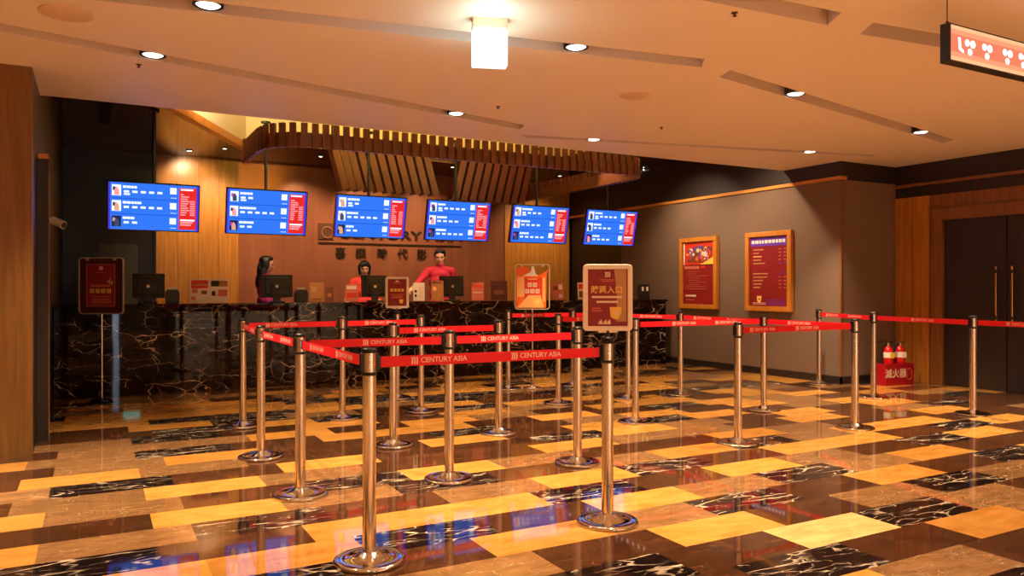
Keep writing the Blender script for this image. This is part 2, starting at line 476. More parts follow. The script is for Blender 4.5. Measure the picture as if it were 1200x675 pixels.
# service door and door jamb deep in the dark corner behind the counter
mb = MB(); mb.bx(.08, .27, VB-.05, VB-.0, 0, 1.94, 'grey_door'); mb.bx(.275, .62, VB-.03, VB, 0, 1.94, 'grey_door')
mb.cyl((.36, VB-.06, .95), (.36, VB-.06, 1.6), .008, 'steel'); struct(mb, 'door_3')
mb = MB(); mb.bx(UL, UL+.08, 7.4, 7.48, 0, 2.32, 'wall_dark'); mb.bx(UL+.01, UL+.088, 7.39, 7.49, 2.32, 2.36, 'wood_frame'); mb.bx(UL+.08, UL+.088, 7.39, 7.42, 0, 2.36, 'wood_dark_frame')
struct(mb, 'trim_6')
# the rest of the lobby, behind the photographer
mb = MB(); mb.bx(-4.6, 2.2, -5.1, -5, 0, ZC, 'wall_dark'); mb.bx(2.2, 8., -5.1, -5, 0, ZC, 'rear_bounce_cream'); mb.bx(8., UD+.1, -5.1, -5, 0, ZC, 'wall_dark'); struct(mb, 'wall_rear')  # cream stretch added to bounce light and brighten the steel poles
mb = MB(); mb.bx(-4.6, -4.5, -5, VW, 0, ZC, 'wood_pillar'); struct(mb, 'wall_lobby_left')
mb = MB(); mb.bx(.52, .67, -5.0, -4.985, 0, 2.3, 'door_light'); mb.bx(.69, 1.6, -5, -4.97, 0, 2.3, 'grey_door'); struct(mb, 'door_4')
t = thing('exit_sign', 'green lit exit sign above the rear door behind the photographer', 'exit sign', (1., -4.95, 2.45))
mb = MB(); mb.bx(-.24, .24, -.04, .0, -.12, .12, 'white_paint'); mb.build('casing', t)
mb = MB(); mb.rect(-.22, .22, -.1, .1, -.006, 'exit_green', Rz(180)); mb.build('lit_panel', t)

# ------------------------------------------------------------------ ceiling downlights
LC = (1., .77, .47)
LB = (1., .86, .68)
def downlight(u, v, z, label, power=0, r=.07, ang=88, col=LC, aim=None, group='ceiling downlights in the slots', blend=.75):
    t = thing('ceiling_downlight', label, 'ceiling light', (u, v, z), 0, group)
    mb = MB(); mb.lathe([(r*1.25, .08), (r*1.25, -.012), (r*1.02, -.012), (r*1.0, -.004), (0.001, -.002)], 'black', seg=28, cap=False); mb.build('housing', t)
    mb = MB(); mb.lathe([(r*.98, -.006), (r*.8, -.014), (.001, -.016)], 'lamp_lens', seg=28, cap=False); mb.build('lens', t)
    if power:
        l = bpy.data.lights.new('downlight_lamp', 'SPOT'); l.energy = power; l.spot_size = R(ang); l.spot_blend = blend; l.shadow_soft_size = .045; l.color = col
        o = bpy.data.objects.new('downlight_lamp', l); COL.objects.link(o); o.location = (u, v, z-.05)
        if aim: o.rotation_euler = (Vector(aim)-Vector(o.location)).to_track_quat('-Z', 'Y').to_euler()
    return t
ZL = ZC+.02
PW = 520
for u, v, lb, k in [(.38, 6.1, 'lit round downlight in the long left ceiling slot above the left wall end', 1.), (3.06, 6.76, 'lit round downlight near the far end of the long left slot, above the canopy middle', 1.),
                 (2.95, 4.5, 'large lit downlight in the slot right of the white exit box', 1.2), (5.32, 4.68, 'lit downlight halfway along the slanted right ceiling slot', 1.),
                 (7.81, 5.19, 'lit downlight at the far end of the slanted right ceiling slot', 1.), (4.95, 7.18, 'small lit downlight in the thin rear slot above the last screens', .9), (7.72, 6.56, 'small lit downlight in the thin rear slot near the grey wall corner', .9),
                 (.6, 4.87, 'lit downlight of the upper slot, above the front left tiles', 1.2), (2.7, 3.31, 'lit downlight over the nearest stanchions', 1.1), (5.9, 3.08, 'lit downlight of the slot behind the red hanging sign', 1.)]:
    downlight(u, v, ZL, lb, PW*k)
for u, v in ((-2.6, 5.37), (-2.8, 2.), (0., .4), (3., 0.), (6.2, .2), (8.6, 2.9), (-2., -2.6), (2., -2.8), (6., -2.8)):  # unseen lamps added to brighten the ceiling and the front faces
    downlight(u, v, ZC+.012, 'added round downlight, unseen, in the lobby ceiling behind the photographer', PW*(3. if v < -1 else 1.8), ang=(130 if v < -1 else 100), col=LB, group='added downlights behind the photographer')
# over the counter
for u, v, aim, p, lb in [(1.3, 12.75, (1.4, 13.4, 2.75), 60, 'small white ceiling spotlight shining on the left wood wall'), (2.0, 9.2, None, 0, '')]:
    if p: downlight(u, v, ZH, lb, p, .04, 100, aim=aim, group='spotlights over the counter')

def lamp(kind, loc, e, col, aim=None, **kw):
    l = bpy.data.lights.new('fitting_lamp', kind); l.energy = e; l.color = col
    for k, v in kw.items(): setattr(l, k, v)
    o = bpy.data.objects.new('fitting_lamp', l); COL.objects.link(o); o.location = loc
    if aim: o.rotation_euler = (Vector(aim)-Vector(loc)).to_track_quat('-Z', 'Y').to_euler()
    return o
WARM = (1., .70, .40)

# ------------------------------------------------------------------ slatted timber canopy over the counter
path = []
for i in range(9): path.append((1.62, 9.6-i*.1))
for i in range(1, 7):
    q = pi+pi/2*i/6; path.append((2.07+.45*cos(q), 8.75+.45*sin(q)))
for i in range(1, 40): path.append((2.07+i*.107, 8.3))
for i in range(1, 5):
    q = -pi/2+pi/2*i/5; path.append((6.26+.34*cos(q), 8.64+.34*sin(q)))
for i in range(0, 16): path.append((6.6, 8.7+i*.2))
# resample at even pitch
def resample(pts, step):
    out = []; acc = 0.; nxt = 0.
    for p, q in zip(pts, pts[1:]):
        p, q = Vector(p), Vector(q); L = (q-p).length
        while nxt <= acc+L:
            out.append((p+(q-p)*((nxt-acc)/L), (q-p).normalized())); nxt += step
        acc += L
    return out
canopy = thing('slat_canopy', 'curved timber slat canopy hanging from the ceiling above the ticket counter', 'canopy', (4.1, 9.5, 2.76))
ct = T(-4.1, -9.5, -2.76)
ZB, ZT = 2.76, 3.02
band = MB(); rp = resample(path, .06)
for (p, d), (q, e) in zip(rp, rp[1:]):
    nx = Vector((-d.y, d.x))*.02; ny = Vector((-e.y, e.x))*.02     # inward (left of travel)
    P = [p, q, q+ny, p+nx]
    vs = [(w.x, w.y, ZB+.01) for w in P]+[(w.x, w.y, ZB+.165) for w in P]
    band.add(vs, [(0, 3, 2, 1), (4, 5, 6, 7), (0, 1, 5, 4), (2, 3, 7, 6), (1, 2, 6, 5), (3, 0, 4, 7)], 'wood_slat', ct)
band.build('fascia_band', canopy)
for i, (p, d) in enumerate(resample(path, .113)):
    mb = MB(); an = math.degrees(math.atan2(d.y, d.x))
    mb.bx(-.034, .034, -.034, -.001, ZB, ZT, 'wood_slat', ct @ T(p.x, p.y) @ Rz(an)); mb.build('slat', canopy)
mb = MB(); mb.bx(1.58, 1.67, 9.6, 9.68, ZB-.01, ZT+.02, 'wood_slat_lit', ct); mb.build('end_block', canopy)
mb = MB()
for u in (2.3, 3.6, 4.9, 6.2): mb.cyl((u, 8.36, ZT-.12), (u, 8.36, ZH+.4), .008, 'black', seg=8)
mb.tube([(v.x-4.1, v.y-9.5, w) for v, w in []], .01, 'black') if False else None
for i in range(len(mb.v)): mb.v[i] = tuple(ct @ Vector(mb.v[i]))
mb.build('hanger_rod', canopy)
# the tall leaning slats of the rear side
def slat_screen(name, label, u0, u1, step, lean, z0, zt, extra=()):
    t = thing(name, label, 'slat screen', ((u0+u1)/2, 11.62, z0))
    us = []; u = u0
    while u < u1: us.append(u); u += step
    for u in list(us)+list(extra):
        h = zt-z0
        mb = MB(); mb.bx(-.054, .054, -.11, .11, 0, h/cos(R(lean)), 'wood_slat_dark', T(u-(u0+u1)/2, 0, 0) @ Ry(lean))
        mb.build('slat', t)
    mb = MB(); mb.bx(u0-(u0+u1)/2-.1, u1-(u0+u1)/2+.1, .12, .16, h*.9, h*.98, 'wood_slat'); mb.build('top_rail', t)
    return t
slat_screen('slat_screen', 'left rear screen of timber slats leaning left, above the third and fourth screens', 3.62, 5.0, .155, -15, 2.76, 3.4, (3.38, 3.5))
slat_screen('slat_screen', 'right rear screen of timber slats leaning right, above the fifth screen', 5.2, 6.5, .155, 14, 2.7, 3.4)

# ------------------------------------------------------------------ ticket counter
ct_ = thing('ticket_counter', 'long black marble ticket counter with pale veins below the screens', 'counter', (4., 10.45, 0))
M0 = T(-4., -10.45)
mb = MB()
for a, b in ((-.38, 1.42), (1.424, 3.2), (3.204, 4.98), (4.984, 6.76), (6.764, 8.4)): mb.bx(a, b, 10.1, 10.14, .0, 1.03, 'counter_marble', M0)
mb.build('front_panel', ct_)
mb = MB(); mb.bx(-.39, 8.43, 10.085, 10.62, 1.03, 1.07, 'counter_marble', M0); mb.build('countertop', ct_, .004)
mb = MB(); mb.bx(8.38, 8.42, 10.14, 10.7, 0, 1.03, 'counter_marble', M0); mb.bx(-.39, -.35, 10.14, 10.7, 0, 1.03, 'counter_marble', M0); mb.build('side_panel', ct_)
mb = MB(); mb.bx(-.34, 8.37, 10.15, 10.66, .72, .76, 'wood_dark_frame', M0); mb.build('work_shelf', ct_)

# ------------------------------------------------------------------ hanging screens
def make_tv(u, label, seed):
    t = thing('hanging_screen', label, 'screen', (u, 10., 2.21), 0, 'schedule screens above the counter')
    rnd = random.Random(seed)
    M = Rx(13)
    mb = MB(); mb.bx(-.495, .495, 0, .05, -.285, .285, 'black_gloss', M); mb.bx(-.2, .2, .05, .09, -.15, .15, 'black', M); mb.build('casing', t, .004)
    mb = MB(); mb.rect(-.482, .482, -.272, .272, -.002, 'screen_blue', M)
    mb.rect(-.482, -.462, -.272, .272, -.0022, 'screen_blue_deep', M); mb.rect(.455, .482, -.272, .272, -.0022, 'screen_blue_deep', M)
    for z in (-.09, .09): mb.rect(-.45, .27, z-.004, z+.004, -.0024, 'screen_line', M)
    g = mb
    for r_ in range(3):
        zc = .18-r_*.18
        x = -.335
        for i in range(rnd.choice((3, 4, 4, 5))): w = rnd.uniform(.03, .05); g.rect(x, x+w-.004, zc+.03, zc+.058, -.004, 'screen_white', M); x += w
        for i in range(rnd.choice((2, 4, 5, 5))): g.rect(-.325+i*.088, -.27+i*.088, zc-.022, zc+.004, -.004, 'screen_white', M)
        if r_ == 0: g.rect(-.325, -.26, zc-.05, zc-.03, -.004, 'screen_white', M)
        g.rect(.165, .235, zc-.015, zc+.06, -.004, 'screen_white', M)
        for i in range(3): g.rect(.175+i*.022, .19+i*.022, zc-.064, zc-.056, -.004, 'screen_white', M)
    sc = g.build('display', t)
    for r_ in range(3):
        g = MB(); zc = .18-r_*.18; k = ['thumb_skin', 'screen_pink', 'thumb_grey']
        g.rect(-.448, -.352, zc-.06, zc+.065, -.004, 'screen_white' if r_ != 2 else 'thumb_dark', M)
        g.prism([(-.42, zc-.055), (-.37, zc-.055), (-.375, zc+.01), (-.4, zc+.045), (-.425, zc+.01)], -.006, -.0045, rnd.choice(k), M)
        g.prism([(-.44, zc+.0), (-.415, zc+.0), (-.41, zc+.035), (-.435, zc+.045)], -.006, -.0045, rnd.choice(('thumb_dark', 'screen_magenta', 'thumb_skin')), M)
        g.build('film_thumbnail', sc)
    g = MB(); g.rect(.265, .455, -.255, .245, -.004, 'screen_red', M); g.rect(.262, .268, -.26, .25, -.0045, 'screen_magenta', M)
    g.rect(.28, .42, .215, .235, -.0055, 'screen_white', M)
    for i in range(10):
        z = .16-i*.027; g.rect(.282, .282+rnd.uniform(.03, .1), z, z+.016, -.0055, 'screen_pink', M)
        if i > 2: g.rect(.385, .44, z, z+.016, -.0055, 'screen_pink', M)
    for i in range(3): g.rect(.28, .44-i*.02, -.15-i*.028, -.13-i*.028, -.0055, 'screen_white' if i == 0 else 'screen_pink', M)
    p = g.build('price_panel', sc); p['label'] = 'red price panel on the right of the display'
    mb = MB(); mb.cyl((0, .1, .1), (0, .1, ZH-2.21), .02, 'black'); mb.box((0, .08, .1), (.12, .07, .1), 'black'); mb.lathe([(.06, ZH-2.23), (.06, ZH-2.21)], 'black', T(0, .1))
    mb.build('ceiling_pole', t)
    return t
for i, u in enumerate((.64, 1.93, 3.28, 4.565, 5.91, 7.21)):
    make_tv(u, ['blue schedule screen at the left end of the row, before the dark doorway', 'second blue screen from the left, before the wood wall', 'third blue screen from the left, before the wall letters',
                'fourth blue screen from the left, right of the wall letters', 'fifth blue screen from the left, beside the timber corner', 'blue schedule screen at the right end, before the grey wall'][i], i*3+1)

# ------------------------------------------------------------------ letters on the copper wall
def logo(mb, s, m, M):
    """the chain's square emblem: slanted strokes in a square"""
    for i in range(3):
        x = -.5+i*.36
        mb.add([(s*(x-.02), 0, s*-.5), (s*(x+.2), 0, s*-.5), (s*(x+.30), 0, s*.1), (s*(x+.12), 0, s*.5), (s*(x-.06), 0, s*.5), (s*(x+.08), 0, s*.1)], [(0, 1, 2, 3, 4, 5)], m, M)
    mb.add([(s*-.5, 0, s*.28), (s*.5, 0, s*.42), (s*.5, 0, s*.5), (s*-.5, 0, s*.4)], [(0, 1, 2, 3)], m, M)
vl = VB-.03
ws = thing('wall_sign', 'dark metal cinema name lettering with underline bar on the copper wall', 'sign', (on_v(455, 287, vl)[0], vl, 0))
x0 = ws.location.x
u, z = on_v(382, 271, vl)
mb = MB(); mb.bx(u-.13-x0, u+.13-x0, .0, .02, z-.14, z+.14, 'copper_dark')
mb.lathe([(.085, 0), (.105, 0), (.105, .012), (.085, .012), (.085, 0)], 'copper_wall', T(u-x0+.02, -.002, z-.02) @ Rx(90), 24, cap=False); mb.build('emblem', ws)
ua, z = on_v(396, 274, vl); ub, zb = on_v(541, 281, vl)
g = MB(); vs, fs = textgeo('CENTURY ASIA', .22, .008); w = max(p[0] for p in vs)-min(p[0] for p in vs)
g.text('CENTURY ASIA', .22, 'gunmetal', T((ua+ub)/2-x0, 0, 2.215) @ Matrix.Diagonal(((ub-ua)/w, 1, 1, 1)), .008); g.build('latin_lettering', ws)
ua, z = on_v(373, 285, vl); ub, zb = on_v(541, 289, vl)
mb = MB(); mb.bx(ua-x0, ub-x0, 0, .02, 2.035, 2.06, 'gunmetal'); mb.build('underline_bar', ws)
for ch, px, py in zip('喜樂時代影城', (399, 423, 448, 472, 494.5, 517), (297, 297.5, 298, 298.5, 299, 299.5)):
    u, z = on_v(px, py, vl); g = MB(); g.text(ch, .2, 'gunmetal', T(u-x0, 0, z), .008); g.build('character', ws)

# ------------------------------------------------------------------ stanchions and belts
def make_post():
    t = thing('belt_stanchion', '', 'stanchion', (0, 0, 0), 0, 'belt stanchions of the queue')
    mb = MB(); mb.lathe([(.15, 0), (.162, .0), (.165, .006), (.163, .016), (.152, .022), (.146, .019), (.10, .027), (.06, .036), (.042, .05), (.036, .052)], 'chrome', seg=48); mb.build('base', t)
    mb = MB(); mb.lathe([(.0315, .05), (.0315, .862)], 'steel', seg=28); mb.build('pole', t)
    mb = MB(); mb.lathe([(.0315, .872), (.0315, .964)], 'steel', seg=28); mb.build('sleeve', t)
    mb = MB()
    mb.lathe([(.0335, .858), (.0352, .86), (.0352, .872), (.0335, .874)], 'black', seg=28)
    mb.lathe([(.0335, .962), (.0352, .964), (.0352, .976), (.028, .983), (.012, .985)], 'black', seg=28)
    for k in (0, 90, 180): mb.bx(.02, .043, -.013, .013, .876, .958, 'black', Rz(k))
    mb.build('belt_head', t)
    return t
P = {1: (1.12, 3.44), 2: (2.43, 3.40), 3: (1.11, 4.74), 4: (2.06, 4.66), 5: (3.06, 4.65), 6: (1.10, 5.94), 7: (2.11, 5.88), 8: (3.09, 5.93), 9: (1.20, 7.34), 10: (2.11, 7.31), 11: (2.94, 7.36),
     12: (3.05, 8.36), 13: (4.55, 8.48), 15: (4.46, 7.16), 16: (5.44, 8.38), 17: (5.36, 7.1), 18: (4.47, 5.81), 19: (6.08, 7.04), 20: (4.59, 4.62), 21: (6.07, 5.75), 22: (8.36, 6.97), 23: (6.01, 4.62), 24: (7.89, 5.82), 25: (7.69, 4.56), 26: (7.6, 3.2)}
PL = {1: 'large chrome belt stanchion nearest the camera, front left corner of the queue', 2: 'chrome belt stanchion under the cream framed burgundy sign',
      3: 'chrome stanchion second from the front in the left row, where two belts start', 4: 'chrome stanchion halfway along the second belt line', 5: 'chrome stanchion ending the second belt line, behind the cream framed sign',
      6: 'chrome stanchion third from the front in the left row', 7: 'chrome stanchion starting the short third belt line', 8: 'chrome stanchion ending the short third belt line', 9: 'rearmost chrome stanchion of the left row',
      10: 'chrome stanchion halfway along the rear left belt line', 11: 'chrome stanchion ending the rear left belt line', 12: 'chrome stanchion by the counter with a small cream framed sign on top',
      13: 'far chrome stanchion beside the orange poster stand', 15: 'chrome stanchion right of the orange poster stand', 16: 'far chrome stanchion by the counter, left of the cream framed sign', 17: 'thin looking chrome stanchion just right behind the cream framed sign',
      18: 'chrome stanchion at the right edge of the cream framed sign, starting a belt', 19: 'chrome stanchion below the left wall poster', 20: 'chrome stanchion nearest the camera right of the cream framed sign', 21: 'chrome stanchion below the right wall poster',
      22: 'chrome stanchion standing against the corner of the grey wall', 23: 'chrome stanchion where two belts meet, before the grey wall corner', 24: 'chrome stanchion just left of the fire extinguishers', 25: 'chrome stanchion before the dark double door', 26: 'chrome stanchion at the end of the belt before the double door'}
proto = None
for k, (u, v) in P.items():
    if proto is None: proto = make_post(); proto.location = (u, v, 0); proto['label'] = PL[k]
    else: dup(proto, (u, v, 0), 0, PL[k])
_lt = {}
def belt(a, b, label, phase=.12):
    p, q = Vector(P[a]), Vector(P[b]); d = (q-p); L = d.length-.1; an = math.atan2(d.y, d.x); s = p+d.normalized()*.05
    mb = MB(); mb.bx(0, L, -.001, .001, -.025, .025, 'belt_red')
    mb.bx(-.004, .004, -.004, .004, -.028, .028, 'black'); mb.bx(L-.004, L+.004, -.004, .004, -.028, .028, 'black')
    o = mb.build('barrier_belt', loc=(s.x, s.y, .917), rz=an); tag(o, label, 'belt', 'red belts of the queue')
    for side in (0, 1):
        x = phase
        while x+.27 < L:
            if not _lt:
                g = MB(); logo(g, .034, 'letter_pink', T(0, 0, 0)); g.text('CENTURY ASIA', .035, 'letter_pink', T(.03, 0, 0), 0., 'LEFT')
                c = g.build('lettering', o); _lt['m'] = c.data
            else:
                c = bpy.data.objects.new('lettering', _lt['m']); COL.objects.link(c); c.parent = o
            c.location = (x, -.0016, 0) if side == 0 else (L-x, .0016, 0)
            c.rotation_euler.z = 0 if side == 0 else pi
            x += .53
for a, b, l, ph in [(1, 2, 'nearest red printed belt, across the front below the cream framed sign', .17), (3, 1, 'red belt coming forward to the nearest stanchion', .2), (6, 3, 'red belt in the left row between its second and third stanchions', .1), (9, 6, 'shortest looking red belt at the rear of the left row', .1),
                 (9, 10, 'left half of the rear left red belt line', .17), (10, 11, 'right half of the rear left red belt line', .2), (3, 4, 'left half of the second red belt line', .35), (4, 5, 'right half of the second red belt line, ending behind the cream framed sign', .2),
                 (7, 8, 'red belt of the short third line', .15), (13, 16, 'far red belt under the orange poster', .15), (16, 19, 'red belt from behind the cream framed sign to below the left wall poster', .4), (15, 17, 'red belt just left of the cream framed sign', .2),
                 (18, 21, 'lower red belt starting right of the cream framed sign', .4), (19, 21, 'red belt between the stanchions below the two wall posters', .2), (21, 23, 'red belt running forward from below the right wall poster', .3), (20, 23, 'front right red belt line, nearest on the right', .1),
                 (22, 24, 'red belt starting at the corner of the grey wall', .15), (24, 25, 'red belt passing above the fire extinguishers', .5), (25, 26, 'red belt crossing before the dark double door at the frame edge', .3)]:
    belt(a, b, l, ph)

# ------------------------------------------------------------------ sign frames
def rrect(x0, x1, z0, z1, r, n=5):
    pts = []
    for cx, cz, a0 in ((x1-r, z0+r, -90), (x1-r, z1-r, 0), (x0+r, z1-r, 90), (x0+r, z0+r, 180)):
        for i in range(n+1):
            q = R(a0+90*i/n); pts.append((cx+r*cos(q), cz+r*sin(q)))
    return pts
def ring_frame(mb, x0, x1, z0, z1, w, r, y0, y1, m):
    a = rrect(x0, x1, z0, z1, r); b = rrect(x0+w, x1-w, z0+w, z1-w, max(r-w, .003)); n = len(a)
    vs = [(x, y0, z) for x, z in a]+[(x, y0, z) for x, z in b]+[(x, y1, z) for x, z in a]+[(x, y1, z) for x, z in b]
    fs = []
    for i in range(n):
        k = (i+1) % n
        fs += [(i, k, n+k, n+i), (2*n+k, 2*n+i, 3*n+i, 3*n+k), (k, i, 2*n+i, 2*n+k), (n+i, n+k, 3*n+k, 3*n+i)]
    mb.add(vs, fs, m)
def cup(g, x, z, s, y, m, m2):
    g.prism([(x-.5*s, z+.4*s), (x-.42*s, z-.35*s), (x-.1*s, z-.55*s), (x+.2*s, z-.5*s), (x+.38*s, z-.1*s), (x+.42*s, z+.4*s)], y-.001, y, m)
    g.prism([(x-.28*s, z+.12*s), (x, z-.28*s), (x+.25*s, z+.12*s), (x, z+.0*s)], y-.002, y-.001, m2)
# large sign on the front stanchion
def a4_sign(loc, rz, label, main, title, w=.265, h=.357):
    t = thing('sign_frame', label, 'sign', loc, rz)
    mb = MB(); mb.lathe([(.037, 0), (.037, .012), (.014, .014), (.014, .05)], 'black', seg=20); mb.bx(-.05, .05, -.012, .014, .036, .05, 'cream_frame'); mb.build('mount', t)
    z0 = .045; mb = MB(); ring_frame(mb, -w/2, w/2, z0, z0+h, .026, .022, -.014, .008, 'cream_frame'); mb.build('frame', t, .003)
    mb = MB(); mb.rect(-w/2+.02, w/2-.02, z0+.02, z0+h-.02, -.004, 'burgundy'); mb.bx(-w/2+.02, w/2-.02, -.003, .006, z0+.02, z0+h-.02, 'black')
    y = -.0055
    if main:
        mb.prism([(.035, z0+h-.028), (.05, z0+.2), (.045, z0+.05), (.1, z0+.05), (.1, z0+h-.028)], y-.0003, y, 'tan_print')
        logo(mb, .028, 'cream_print', T(0, y-.001, z0+h-.055))
        for x0_, x1_, z in ((-.045, .05, .272), (-.03, .03, .264)): mb.rect(x0_, x1_, z0+z, z0+z+.004, y-.001, 'salmon')
        mb.text(title, .043, 'gold_print', T(-.005, y-.001, z0+.218))
        for x0_, x1_, z in ((-.085, .075, .176), (-.06, .055, .15)): mb.rect(x0_, x1_, z0+z, z0+z+.011, y-.001, 'cream_print')
        for x0_, x1_, z in ((-.085, -.04, .118), (-.085, -.03, .105)): mb.rect(x0_, x1_, z0+z, z0+z+.006, y-.001, 'salmon')
        cup(mb, .045, z0+.1, .07, y-.001, 'gold_print', 'cream_print')
        for x in (-.04, -.015, .005): mb.prism([(x-.012, z0+.036), (x+.012, z0+.036), (x+.008, z0+.062), (x-.004, z0+.052)], y-.001, y, 'cream_print')
    else:
        mb.prism([(-.03, z0+h-.06), (.03, z0+h-.06), (.0, z0+h-.035)], y-.001, y, 'cream_print'); mb.rect(-.045, .045, z0+h-.078, z0+h-.07, y, 'salmon')
        for i in range(4): mb.rect(-.078+i*.041, -.046+i*.041, z0+.19, z0+.222, y-.001, 'gold_print')
        for z, a in ((.15, .075), (.13, .06), (.115, .07)): mb.rect(-a, a, z0+z, z0+z+.01, y-.001, 'salmon')
        cup(mb, .05, z0+.08, .05, y-.001, 'gold_print', 'cream_print'); mb.rect(-.07, -.02, z0+.05, z0+.09, y, 'brown_print')
    mb.build('poster', t)
    return t
a4_sign((P[2][0], P[2][1], .985), -A, 'cream framed burgundy sign with gold title on top of the front right stanchion', True, '購票入口')
a4_sign((P[12][0], P[12][1], .985), -A, 'small cream framed red sign standing out before the counter middle', False, '')
# clear poster stands
def poster_stand(loc, rz, label, w, h, z0, kind):
    t = thing('poster_stand', label, 'poster stand', loc, rz)
    mb = MB(); mb.lathe([(.112, 0), (.116, .01), (.112, .018), (.03, .028), (.02, .04)], 'chrome' if kind == 'orange' else 'black_gloss', seg=36); mb.build('base', t)
    mb = MB(); mb.cyl((0, .01, .03), (0, .01, z0+.02), .013, 'steel'); mb.build('pole', t)
    mb = MB(); ring_frame(mb, -w/2, w/2, z0, z0+h, .012, .04, -.012, .008, 'silver_frame')
    for x in (-w*.3, w*.3): mb.box((x, -.006, z0+h-.02), (.03, .02, .03), 'silver_frame')
    mb.build('frame', t)
    mb = MB(); mb.prism(rrect(-w/2+.01, w/2-.01, z0+.01, z0+h-.01, .03), -.002, .002, 'burgundy_dark' if kind != 'orange' else 'clear_acrylic'); mb.build('backing_panel', t)
    mb = MB(); y = -.004
    if kind == 'orange':
        mb.prism([(-w/2+.02, z0+.02), (w/2-.05, z0+.02), (w/2-.04, z0+h-.12), (w/2-.01, z0+h-.06), (.09, z0+h-.14), (-.02, z0+h-.09), (-.08, z0+h-.03), (-w/2+.02, z0+h-.05)], y-.001, y, 'orange_print')
        mb.rect(-w/2+.03, -.1, z0+.16, z0+h-.16, y-.0015, 'orange_pale'); mb.rect(.13, w/2-.06, z0+.1, z0+h-.17, y-.0015, 'orange_pale')
        mb.prism([(-.12, z0+h-.15), (.07, z0+h-.15), (.04, z0+h-.12), (.02, z0+h-.03), (-.01, z0+h-.03), (-.02, z0+h-.1)], y-.003, y-.0015, 'white_paint')
        mb.rect(-.1, .12, z0+.13, z0+h-.17, y-.002, 'red_print')
        mb.rect(-.06, .06, z0+.375, z0+.39, y-.0025, 'orange_pale')
        for n_, z in ((2, .31), (3, .23)):
            for i in range(n_):
                x = (i-(n_-1)/2)*.065
                mb.frame(x-.026, x+.026, z0+z-.026, z0+z+.026, .012, y-.0035, y-.0025, 'cream_print'); mb.rect(x-.005, x+.005, z0+z-.026, z0+z+.026, y-.0035, 'cream_print')
        mb.prism([(-w/2+.03, z0+.025), (.15, z0+.025), (.1, z0+.18), (-.05, z0+.18)], y-.003, y-.002, 'orange_pale')
        cup(mb, .06, z0+.1, .1, y-.003, 'gold_print', 'cream_print')
    else:
        mb.rect(-.16, .15, z0+.09, z0+h-.08, y-.001, 'burgundy'); mb.frame(-.165, .155, z0+.085, z0+h-.075, .006, y-.002, y, 'salmon')
        logo(mb, .04, 'cream_print', T(0, y-.002, z0+h-.12)); mb.rect(-.06, .06, z0+h-.17, z0+h-.164, y-.002, 'salmon')
        mb.prism([(.06, z0+.36), (.12, z0+.42), (.1, z0+.38), (.14, z0+.35), (.12, z0+.32)], y-.002, y-.001, 'tan_print')
        mb.rect(-.12, .1, z0+.305, z0+.325, y-.002, 'salmon')
        for i in range(4):
            x = -.1+i*.062; mb.frame(x-.022, x+.022, z0+.235, z0+.28, .011, y-.003, y-.001, 'gold_print'); mb.rect(x-.022, x+.022, z0+.253, z0+.262, y-.003, 'gold_print')
        for z, a in ((.19, .11), (.165, .09), (.15, .1), (.135, .12), (.12, .1)): mb.rect(-a, a, z0+z, z0+z+.008, y-.002, 'salmon')
    mb.build('poster', t)
    return t
poster_stand((.085, 9.72, 0), -A, 'dark burgundy poster stand with rounded silver frame left of the counter', .5, .63, .97, 'dark')
poster_stand((4.84, 8.38, 0), -A, 'bright orange poster in a clear stand before the counter', .44, .57, .99, 'orange')

